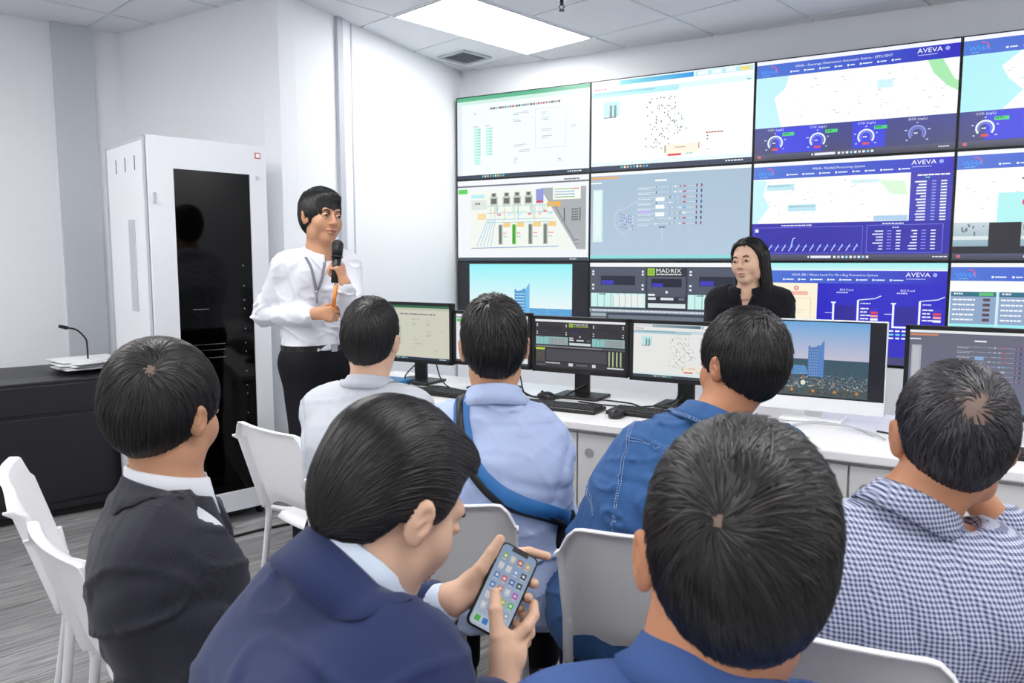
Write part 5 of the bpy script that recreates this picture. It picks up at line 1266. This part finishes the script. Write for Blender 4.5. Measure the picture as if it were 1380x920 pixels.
right = raw_hand(W2([('p', [(.060, -.142, .022), (.036, -.090, .026), (.028, -.070, .026)], [.023, .021, .016]), ('p', [(.062, -.138, .018), (.058, -.088, .016), (.060, -.062, .010)], [.022, .020, .014]),
  (9, [(.044, -.118, .034), (.016, -.076, .036), (-.004, -.040, .027), (-.014, -.012, .013)], [.0165, .0135, .0118, .009]),
  (0, [(.040, -.074, .022), (.056, -.040, .022), (.064, -.014, .012), (.058, .004, .004)], [.0125, .0105, .0095, .0082]),
  (1, [(.056, -.072, .012), (.070, -.042, .006), (.068, -.022, -.010), (.052, -.016, -.016)], [.012, .0102, .0092, .0082]),
  (2, [(.062, -.082, .002), (.074, -.056, -.006), (.066, -.040, -.020), (.050, -.036, -.022)], [.0115, .0098, .009, .008]),
  (3, [(.064, -.094, -.006), (.070, -.072, -.018), (.058, -.060, -.026), (.044, -.058, -.026)], [.0105, .0088, .008, .0072])]))
p2 = Person('seated man in navy suit bowing over a phone held in both hands', loc, rz2, J, 'skin2', size=1.0, bulk=.004, hands={'L': left, 'R': right}, fat=.006)
p2.garment('shirt', M['collar_blue'], .010, folds=.001, sleeves=.93, h=.011, hole=.0)
sc = p2.gf
jk = p2.garment('jacket', M['navy'], .025, hem=.42, sleeves=.76, folds=.009, fs=8, seed=2.2, loose=.01, hole=-.004, neck_r=.056, extra=v_open(J['c7'][2]-.30, .22, J['c7'][1]+.06),
    creases=[(A3(.20, -.06, .84), A3(.05, -.15, .80), -.005, .016), (A3(.0, -.16, .98), A3(.0, -.14, .60), -.003, .008), (A3(-.20, -.08, .80), A3(-.06, -.15, .70), -.006, .02)])
jg = p2.gf
p2.collar(M['navy'], rx=.081, ry=.083, hb=.034, hf_=-.02, drop=.060, flare=.024, gap=42, z0=.0, name='jacket_collar', parent=jk, cy=.006, tip=.03, push=.003)
p2.gf = sc; p2.collar(M['collar_blue'], rx=.069, ry=.072, hb=.050, hf_=.018, drop=.04, flare=.004, gap=22, tip=.03, push=None); p2.gf = jg
for k in 'LR':                                            # striped cuffs and the tan edge inside the sleeve
    w, e = A3(*J['wr'+k]), A3(*J['el'+k]); d = unit_(e-w); o_ = p2.o
    def ring(name, t0, t1, r0, r1, m):
        b = B(); n = 28; q = Vector(d).to_track_quat('Z', 'Y').to_matrix(); R0 = []
        for t, r in ((t0, r0-.003), (t0, r0), (t0*.5+t1*.5, (r0+r1)/2+.0015), (t1, r1)): R0.append([b.bm.verts.new(Vector(w+d*t)+q@Vector((r*math.cos(2*math.pi*j/n), r*math.sin(2*math.pi*j/n), 0))) for j in range(n)])
        for i in range(3):
            for j in range(n): fc = b.bm.faces.new((R0[i][j], R0[i][(j+1) % n], R0[i+1][(j+1) % n], R0[i+1][j])); fc.smooth = True
        o = b.out(name, o_, m); md = o.modifiers.new('t', 'SOLIDIFY'); md.thickness = .002; return o
    ring('shirt_cuff', .018, .052, .0385, .040, M['stripe']); ring('cuff_edge', .012, .020, .0375, .0385, M['white_shirt'])
    ring('jacket_cuff', .05, .088, .046, .049, M['navy']); 
    if k == 'L': ring('tan_cuff_band', .088, .104, .0505, .052, M['tan'])
p2.trousers()
def slick(P):
    v = np.zeros_like(P); v[:, 1] = -1; v[:, 2] = -.25-.9*np.clip(-(P[:, 1]+.0)/.08, 0, 1.4); v[:, 0] = .25*np.sign(P[:, 0])*np.clip(np.abs(P[:, 0])/.05, 0, 1); v[:, 2] += .35*np.clip(P[:, 1]/.06, 0, 1); return v
p2.hair(dict(top=.020, side=.009, back=.012, quiff=.012, crown=.006, len=.085, lift=.003, w=.0017, flow=slick, bald=(hpt(p2, dict(top=.020, side=.009, back=.012, quiff=.012, crown=.006), 546, 562), .012), jit=.07), 'hair', 8000, 5)
p2.face(brow=True, lash=False)
# the phone
pe_ = empty('mobile_phone', tuple(PH_), 0, 'mobile phone with colourful icons held by the man in the navy suit', 'phone'); pe_.rotation_euler = Matrix(PM.tolist()).to_euler()
def rrect(w, h, r, n=6): return [(sx*(w/2-r)+r*math.cos(a), sy*(h/2-r)+r*math.sin(a)) for sx, sy, a0 in ((1, 1, 0), (-1, 1, 90), (-1, -1, 180), (1, -1, 270)) for a in [R(a0+90*i/n) for i in range(n+1)]]
o = B().prism(rrect(.0745, .150, .011), -.0045, .0035, M['black']).out('phone_body', pe_); md = o.modifiers.new('b', 'BEVEL'); md.width = .0015; md.segments = 2; md.limit_method = 'ANGLE'
s = Scr(); W_, H_ = .0675, .1435
pts = [((x/W_+.5)*16, (.5-y/H_)*9) for x, y in rrect(W_, H_, .0085)]
s.q(pts, '#a9c0de', ['#93aed2' if y < 4 else '#c3d3ea' for x, y in pts])
s.r(4.3, 0, 7.4, .42, '#0a0a0c'); rd = random.Random(4)
ic = ['#8fc06a', '#e8e0d0', '#d05a40', '#e8c25a', '#eceef4', '#f0f2f6', '#8fb0e8', '#30343c', '#5f92d8', '#e86a7a', '#3f74d0', '#2f3a38', '#5a8ae0', '#f08a4a', '#e8e8f4', '#d05ac8', '#f4f4f4', '#e04a44', '#b8d03c', '#5ad05a', '#e8ecf4', '#c23f3a', '#3c6ae0', '#a8b8d0']
for k, c in enumerate(ic):
    x, y = 1.6+(k % 4)*3.5, .85+(k//4)*1.12; s.r(x, y, 2.3, .62, c); s.r(x+.6, y+.18, 1.1, .26, rd.choice(['#ffffff', '#f4f0e0', '#dfe8ff'])); s.r(x+.3, y+.68, 1.6, .07, '#f4f6fa')
s.r(.9, 7.75, 14.2, 1.0, '#d5e2f0')
for k, c in enumerate(['#58c85a', '#4a90e0', '#60c860', '#e86040']): s.r(1.6+k*3.5, 7.92, 2.3, .62, c)
me = bpy.data.meshes.new('phone_screen'); me.from_pydata([((x/16-.5)*W_, (.5-y/9)*H_, .0036+l*1.2e-5) for x, y, l in s.V], [], s.F)
ca = me.color_attributes.new('Col', 'FLOAT_COLOR', 'CORNER'); ca.data.foreach_set('color', np.array([(*c, 1) for f in s.C for c in f], np.float32).ravel())
link('screen', me, pe_, mats=[M['scrp']]); B().cyl((-.022, .058, -.0045), (-.022, .058, -.0062), .007).cyl((-.022, .040, -.0045), (-.022, .040, -.0062), .007).out('camera_lens', pe_, M['black'])

# --- man in the blue polo, nearest the camera
rz3 = R(-10); loc, J = seat_pose(at_y(987, 760, .775), rz3, .04, .05, (6, -12, 5), neck=(-.025, -.048, -.122)); J['shR'] = J['shR']+A3(0, 0, -.015)
p3 = Person('nearest seated man in blue polo shirt seen from behind, hair whorl facing the camera', loc, rz3, J, 'skin3', size=1.09, bulk=.012)
p3.garment('polo_shirt', M['polo'], .015, hem=.44, sleeves=.0+.02, folds=.003, fs=9, seed=5., h=.008, creases=[(A3(-.19, -.02, .97), A3(-.10, -.10, .93), .004, .012)])
p3.collar(M['polo'], rx=.070, ry=.072, hb=.040, hf_=.012, drop=.046, flare=.014, gap=20, z0=.002, tip=.02, tilt=(.28, .2, 1))
p3.trousers()
w3 = hpt(p3, dict(top=.016, side=.008, back=.015, crown=.014), 968, 704)
p3.hair(dict(top=.016, side=.008, back=.015, crown=.014, len=.046, lift=.004, w=.0015, whorl=w3, flow=back_flow(w3, .45, .35), bald=(w3, .007), cov=.8, jit=.16), 'hair2', 11000, 7, h=.0034)

# --- man in the pale grey shirt, far left of the front row
rz4 = R(-12); loc, J = seat_pose(at_y(500, 458, 2.42), rz4, .0, .06, (2, -2, 4), sw=.150)
p4 = Person('seated man in pale grey shirt in the front row beside the presenter', loc, rz4, J, 'skin2', size=1.0, bulk=.0)
p4.garment('shirt', M['grey_shirt'], .018, hem=.42, sleeves=.95, folds=.004, fs=12, seed=6., h=.010, creases=[(A3(-.19, -.05, .94), A3(-.12, -.13, .72), -.004, .008)])
p4.collar(M['grey_shirt'], rx=.063, ry=.065, hb=.036, drop=.042, flare=.015)
p4.trousers()
p4.hair(dict(top=.022, side=.009, back=.012, len=.045, lift=.005, whorl=(.01, -.07, .1), flow=back_flow((.01, -.075, .095), .4, .8), rough=.0012), 'hair', 3000, 9)
# --- man in the light blue shirt with a sling bag
rz5 = R(2); loc, J = seat_pose(at_y(666, 468, 2.04), rz5, -.03, .02, (2, -3, -2), sw=.142)
J['shR'] = J['shR']+A3(-.012, 0, -.035); J['elR'] = J['shR']+A3(.05, .10, -.23)
p5 = Person('seated man in light blue shirt wearing a sling bag with a blue strap', loc, rz5, J, 'skin', size=1.0, bulk=.0)
g5 = p5.garment('shirt', M['blue_shirt'], .016, hem=.42, sleeves=.95, folds=.008, fs=12, seed=8., h=.009, loose=.02, creases=[
    (A3(.17, -.06, .93), A3(.12, -.13, .78), -.006, .010), (A3(.16, -.10, .80), A3(-.02, -.15, .84), -.005, .014), (A3(.14, -.12, .74), A3(-.04, -.15, .80), .005, .014), (A3(-.15, -.08, .90), A3(-.08, -.13, .74), -.005, .012), (A3(-.15, -.11, .965), A3(.15, -.11, .965), -.0025, .005)])
p5.collar(M['blue_shirt'], rx=.065, ry=.067, hb=.050, drop=.052, flare=.016)
bag = empty('sling_bag', tuple(loc), rz5, 'black sling bag with blue strap across the light blue shirt', 'bag')
bp5 = [hit(p5, *q) for q in ((622, 552), (625, 585), (636, 625), (662, 655), (695, 676), (730, 686), (752, 692))]; bp5 = [bp5[0]+A3(.005, .06, .02)]+bp5+[bp5[-1]+A3(.035, .05, -.03)]
band2(p5, 'strap', bp5, .040, M['strapb'], .004, parent=bag); band2(p5, 'strap_edge', [q+A3(-.004, 0, -.020) for q in bp5], .018, M['rubber'], .0075, parent=bag)
V, F = snet(lambda P: smin(rc(P, lp(p5, 742, 690, 1.98), lp(p5, 752, 790, 1.98), .045, .040), rc(P, lp(p5, 756, 700, 2.08), lp(p5, 760, 790, 2.08), .045, .04), .03)+nz(P, 40, 1)*.003, lp(p5, 742, 800, 1.98)-.12, lp(p5, 756, 680, 2.08)+.12, .008)
link('bag_body', fmesh('bag_body', V, F), bag, mats=[M['black_cloth']])
p5.trousers()
p5.hair(dict(top=.020, side=.007, back=.010, crown=.008, quiff=.008, len=.040, lift=.009, w=.0018, whorl=(0, -.07, .1), flow=back_flow((.0, -.072, .10), .5, .7), rough=.002, jit=.22), 'hair', 4200, 11)
# --- man in the denim jacket
rz6 = R(-2); loc, J = seat_pose(at_y(998, 494, 1.84), rz6, .23, .0, (30, -4, 4), neck=(-.07, -.055, -.138))
J['elL'] = J['shL']+A3(-.13, .02, -.23); J['wrL'] = J['elL']+A3(.16, .20, -.02)
p6 = Person('seated man in blue denim jacket looking left towards the presenter', loc, rz6, J, 'skin3', size=1.0, bulk=.022)
g6 = p6.garment('denim_jacket', M['denim'], .026, hem=.44, sleeves=.95, folds=.008, fs=12, seed=9., h=.0085, loose=.02, creases=[
    (A3(-.21, -.03, .80), A3(-.28, .02, .76), -.007, .012), (A3(-.26, .0, .72), A3(-.18, .06, .70), -.008, .012), (A3(-.18, -.10, .90), A3(-.15, -.13, .62), -.005, .006), (A3(.20, -.10, .90), A3(.17, -.13, .62), -.005, .006), (A3(-.16, -.12, .885), A3(.16, -.12, .885), -.004, .006), (A3(-.30, .0, .80), A3(-.22, -.03, .74), -.006, .01)])
p6.collar(M['denim'], rx=.072, ry=.074, hb=.040, drop=.052, flare=.020, gap=30, tip=.03)
cp = p6.collar_pts; b = B()
for r_ in (5,):
    for off in (.004, .009):
        P = [cp[i, 5]*(1-off/.03)+cp[i, 4]*(off/.03) for i in range(4, len(cp)-4)]; g = grad(p6.gf, np.array(P)); P = [p+q*.003 for p, q in zip(P, g)]
        for i in range(len(P)-1): b.tube([P[i], P[i]*.4+P[i+1]*.6], .0011, 5)
T(b.out('collar_stitching', p6.o, M['thread'], fix=False), kind='stuff')
for nm, pts in (('armhole', [hit(p6, *q) for q in ((856, 560), (845, 590), (838, 620), (832, 660), (826, 715))]), ('yoke', [hit(p6, *q) for q in ((843, 592), (870, 598), (897, 604), (940, 608), (980, 608))])):
    for o_ in (0, .006): p6.tie_line('stitching', [p+A3(o_, 0, o_) for p in pts], .0011, M['thread'], .0012, 14, dashed=True, parent=g6)
for z_ in (.0, .01): p6.tie_line('stitching', [hit(p6, *q)+A3(0, 0, z_) for q in ((790, 655), (796, 675), (800, 695))], .001, M['thread'], .001, 8, dashed=True, parent=g6)
p6.trousers(mat('dark_jeans', '#1d2a48', .85, bump=.3, bscale=800))
p6.hair(dict(top=.020, side=.011, back=.018, crown=.012, len=.052, lift=.007, w=.0017, whorl=(-.005, -.075, .095), flow=back_flow((-.005, -.078, .093), .6, .8), rough=.0022, jit=.26), 'hair', 6000, 13)
p6.face(lash=False)
# --- man in the checked shirt, right
rz7 = R(-18); loc, J = seat_pose(at_y(1284, 592, 1.33), rz7, .10, .03, (0, -8, 2), neck=(-.065, -.065, -.128))
tmp = lambda w: rotz(rz7).T@(np.asarray(w)-np.array([loc[0], loc[1], 0]))
J['wrR'] = tmp(at_y(1298, 640, 1.50)); J['elR'] = tmp(at_y(1392, 772, 1.47)); J['shR'] = J['shR']+A3(.01, .01, -.055)
hr = hand_pts(J['wrR'], unit_(J['wrR']-J['elR'])*1.+A3(-.4, -.1, .2), (0, -1, .2), -1, [(30, 40, 20)]*4, [(.5, .8, .3), (.3, .9, .2), (.2, 1, .1)], .95)
p7 = Person('seated man in blue checked shirt with thinning hair, rightmost of the audience', loc, rz7, J, 'skin3', size=1.08, bulk=.030, hands={'R': hr}, arms_bare=('R',))
g7 = p7.garment('checked_shirt', M['gingham'], .018, hem=.44, sleeves=.42, folds=.006, fs=10, seed=3., h=.0085, loose=.03, creases=[
    (A3(-.045, -.165, .885), A3(-.085, -.17, .60), -.005, .008), (A3(-.015, -.165, .885), A3(.10, -.17, .60), -.006, .010), (A3(.045, -.165, .89), A3(.17, -.17, .62), -.005, .010), (A3(.06, -.15, .94), A3(.20, -.12, .66), -.005, .012), (A3(.12, -.13, .95), A3(.25, -.06, .74), -.006, .012),
    (A3(-.16, -.13, .945), A3(.17, -.13, .945), -.003, .005), (A3(-.2, -.1, .74), A3(.1, -.17, .66), -.007, .012), (A3(-.18, -.12, .70), A3(.12, -.17, .62), .006, .012)])
p7.collar(M['gingham'], rx=.069, ry=.071, hb=.036, drop=.050, flare=.018)
p7.trousers(mat('dark_plum_trousers', '#2a1c26', .85, bump=.2, bscale=600))
w7 = hpt(p7, dict(top=.011, side=.008, back=.012), 1316, 545)
p7.hair(dict(top=.011, side=.008, back=.012, len=.032, lift=.004, w=.0014, whorl=w7, flow=back_flow(w7, .7, .5), bald=(w7, .029), cov=.65, jit=.24, rough=.0012), 'hair3', 7000, 15)

# --- the presenter, standing
rzp = R(-134); Hw = at_y(433, 294, 3.5); Rz = rotz(rzp); loc = Hw-Rz@A3(0, .03, 0); loc[2] = 0
H = A3(0, .03, Hw[2]); c7 = H+A3(0, -.055, -.155)
J = dict(H=H, Rh=rotm(0, 2, -4), c7=c7, hip=A3(0, 0, .93), sw=.155, knL=(-.10, .03, .50), knR=(.11, .04, .50), anL=(-.11, .0, .09), anR=(.12, .02, .09), toeL=(-.25, 1, 0), toeR=(.25, 1, 0))
tmp = lambda w: Rz.T@(np.asarray(w)-loc)
for k, sx in (('L', -1), ('R', 1)): J['sh'+k] = c7+A3(sx*.155, .02, -.060)
J['elR'] = tmp(at_y(356, 424, 3.50)); J['wrR'] = tmp(at_y(424, 424, 3.30)); J['elL'] = tmp(at_y(478, 440, 3.40)); J['wrL'] = tmp(at_y(464, 384, 3.26))
dR = Rz.T@A3(1, -.15, .05); hR = hand_pts(J['wrR'], dR, Rz.T@A3(.05, 1, 0), 1, [(50, 80, 45), (60, 85, 45), (65, 85, 45), (68, 85, 45)], [(.5, .7, .5), (.2, .7, .8), (-.1, .6, .8)], .95)
dL = Rz.T@A3(-.30, .05, 1); hL = hand_pts(J['wrL'], dL, Rz.T@A3(-1, .35, -.2), -1, [(58, 60, 50), (62, 62, 50), (66, 64, 48), (70, 66, 46)], [(.6, .8, .5), (.1, .9, .6), (0, .9, .7)], .92)
pp = Person('standing presenter in white shirt and black trousers speaking into a microphone', loc, rzp, J, 'skin', size=1.0, mouth=1.3, jaw=.93, hands={'R': hR, 'L': hL}, bulk=.006)
gp = pp.garment('shirt', M['white_shirt'], .012, hem=.985, sleeves=.93, folds=.009, fs=13, seed=2., h=.0075, loose=.0, creases=[(A3(0, .10, 1.36), A3(0, .13, 1.02), .003, .012)])
pp.collar(M['white_shirt'], rx=.064, ry=.066, hb=.036, hf_=.0, drop=.042, flare=.018, gap=16, tip=.045)
gf = pp.gf
pl = pp.tie_line('placket_seam', [(.012, .14, 1.36), (.012, .15, 1.2), (.012, .15, 1.03)], .0009, M['trim'], .0006, parent=gp)
pp.trousers()
b = B(); n = 48; ring = []
tr = lambda P: smin(pp.legs(P, .012), rc(P, pp.hip-A3(.075, 0, 0), pp.hip+A3(.075, 0, 0), .117, .117), .05)
P = np.array([(.2*math.sin(2*math.pi*i/n), .2*math.cos(2*math.pi*i/n), .995) for i in range(n)])
for _ in range(8): g = grad(tr, P); g[:, 2] = 0; P = P-g*(tr(P)-.006)[:, None]*.8
for zo in (-.016, .016): ring.append([b.bm.verts.new((p[0], p[1], .995+zo)) for p in P])
for i in range(n): b.bm.faces.new((ring[0][i], ring[0][(i+1) % n], ring[1][(i+1) % n], ring[1][i]))
o = b.out('belt', pp.o, M['belt']); md = o.modifiers.new('t', 'SOLIDIFY'); md.thickness = .004
q = P[int(0)]; B().box((q[0], q[1]+.005, .995), (.034, .006, .034), bev=.002).out('belt_buckle', o, M['steel'])
pp.hair(dict(top=.022, side=.009, back=.012, crown=.008, len=.070, lift=.005, w=.002, whorl=(0, -.06, .1), flow=back_flow((.02, -.05, .11), .4, .9), quiff=.006, fl=.070, jit=.18,
  zy=np.array([[-.13, -.086], [-.07, -.080], [-.045, -.066], [-.030, -.030], [-.012, .014], [.010, .028], [.022, -.002], [.034, -.010], [.042, .016], [.052, .048], [.066, .062], [.13, .072]])), 'hair', 4200, 17)
pp.face()
# lanyard, badge, pen, microphone, watch
lan = empty('lanyard', tuple(loc), rzp, 'grey lanyard with a small badge hanging on the white shirt of the presenter', 'lanyard')
cl, cr, bt = hit(pp, 411, 347, gf), hit(pp, 437, 350, gf), hit(pp, 426, 393, gf)
band2(pp, 'ribbon', [cl, (cl+bt)/2, bt], .011, M['lanyard'], .005, f=gf, parent=lan, n=6); band2(pp, 'ribbon', [cr, (cr+bt)/2, bt], .011, M['lanyard'], .006, f=gf, parent=lan, n=6)
bq = np.array([bt]); 
for _ in range(5): g = grad(gf, bq); bq = bq-g*(gf(bq)-.006)[:, None]
B().sph(tuple(bq[0]), .007, M['steel']).tube([tuple(bq[0]), tuple(bq[0]+A3(0, 0, -.05))], .003, 6, M['lanyard']).out('clip', lan)
bq2 = tmp(at_y(429, 436, 3.20)); o = B().box((0, 0, 0), (.052, .003, .030), bev=.001).out('badge', lan, M['handle']); o.location = tuple(bq2); o.rotation_euler.z = R(-20)
mp0, mp1 = at_y(455.5, 326, 3.27), at_y(451.5, 381, 3.245)
mi_ = empty('hand_microphone', (0, 0, 0), 0, 'black wireless hand microphone held up by the presenter', 'microphone'); dm = unit_(mp1-mp0)
B().cyl(tuple(mp0+dm*.012), tuple(mp0+dm*.062), .0245, .022, 18).sph(tuple(mp0+dm*.014), .0245).out('mic_head', mi_, M['blackm']); B().cyl(tuple(mp0+dm*.062), tuple(mp1), .020, .0165, 16).out('mic_handle', mi_, M['black'])
B().cyl(tuple(mp0+dm*.060), tuple(mp0+dm*.066), .0245, .0245, 18).out('mic_ring', mi_, M['darkmetal'])
o = B().cyl(tuple(at_y(453, 384, 3.235)), tuple(at_y(449, 414, 3.235)), .0085, n=10).cyl(tuple(at_y(449, 414, 3.235)), tuple(at_y(448.5, 420, 3.235)), .008, .002, n=10).out('marker_pen', None, M['orange']); T(o, 'orange marker pen held upright in the fist of the presenter', 'pen')
w, e = np.array(J['wrL'])+0, np.array(J['elL']); d = unit_(e-w); o = B().cyl(tuple(w+d*.004), tuple(w+d*.016), .0305, n=20).out('watch_band', pp.o, M['black'])

# --- the woman in black behind the desk
rzw = R(152); Hw = at_y(1009, 352, 3.92); Rz = rotz(rzw); loc = Hw-Rz@A3(0, .02, 0); loc[2] = 0; H = A3(0, .02, Hw[2]); c7 = H+A3(.0, -.05, -.145)
J = dict(H=H, Rh=rotm(-15, -1, 5), c7=c7, hip=A3(0, 0, .82), sw=.150, knL=(-.08, .02, .44), knR=(.08, .02, .44), anL=(-.08, .0, .08), anR=(.08, .0, .08))
for k, sx in (('L', -1), ('R', 1)): J['sh'+k] = c7+A3(sx*.150, .015, -.06); J['el'+k] = c7+A3(sx*.19, .0, -.31); J['wr'+k] = c7+A3(sx*.12, .12, -.50)
pw = Person('standing woman in black with long dark hair between desk and video wall', loc, rzw, J, 'skin2', size=.96, jaw=.96, female=True, hands={k: hand_pts(J['wr'+k], (0, .3, -1), (0, 1, 0), 1 if k == 'L' else -1, [(15, 25, 15)]*4, [(.6, .8, .1), (.3, .9, .1), (.2, 1, .1)], .88) for k in 'LR'})
pw.garment('black_jacket', M['black_cloth'], .020, hem=.74, sleeves=.97, folds=.004, fs=11, seed=4., h=.009, loose=.0, extra=v_open(J['c7'][2]-.10, .35, .03))
pw.collar(M['black_cloth'], rx=.062, ry=.066, hb=.034, hf_=.014, drop=.050, flare=.024, gap=26, tip=.02); pw.trousers(inf=.006)
def whair(P, f):
    c = ell(P, (0, -.060, -.10), (.083, .046, .19)); l = rc(P, (-.074, -.012, .03), (-.088, -.02, -.20), .030, .028); r = rc(P, (.070, -.030, .03), (.080, -.045, -.19), .022, .020)
    g = smin(smin(c, l, .02), r, .02); g = smax(g, -ell(P, (0, .03, -.10), (.058, .08, .11)), .01)
    return smin(f, g, .02)+.0022*np.sin(P[:, 0]*420+3*np.sin(P[:, 1]*60))
def wflow(P):
    v = np.zeros_like(P); v[:, 2] = -1; v[:, 0] = .9*np.sign(P[:, 0]-.01)*np.clip((P[:, 2]-.04)/.07, 0, 1); v[:, 1] = -.3; return v
pw.hair(dict(top=.010, side=.008, back=.014, len=.11, lift=.003, w=.0022, flow=wflow, extra=whair, lo=(-.15, -.16, -.33), hi=(.15, .15, .16), fl=.082, jit=.08, cover=1,
  zy=np.array([[-.13, -.2], [-.03, -.2], [-.012, -.02], [.008, .02], [.025, .01], [.040, .03], [.052, .055], [.064, .074], [.13, .086]])), 'hair', 4500, 19, h=.005)
pw.face()

# chairs under the seated people
def seat_chair(p, label, dx=0, dy=-.0, drz=0):
    w = p.R@A3(dx, dy, 0)+p.loc; return chair(w[0], w[1], p.rz+drz, label)
seat_chair(p4, 'white chair under the man in pale grey shirt', .16, .09, R(-8))
seat_chair(p2, 'white chair under the man in navy suit')
seat_chair(p3, 'white chair under the nearest man in blue polo shirt')
chair_by_back(694, 682, 1, R(-4), 'white chair under the man in light blue shirt')
chair_by_back(757, 712, -1, R(-14), 'white chair under the man in denim jacket')
chair_by_back(1302, 900, 1, R(-30), 'white chair under the man in blue checked shirt')
bpy.context.view_layer.update()
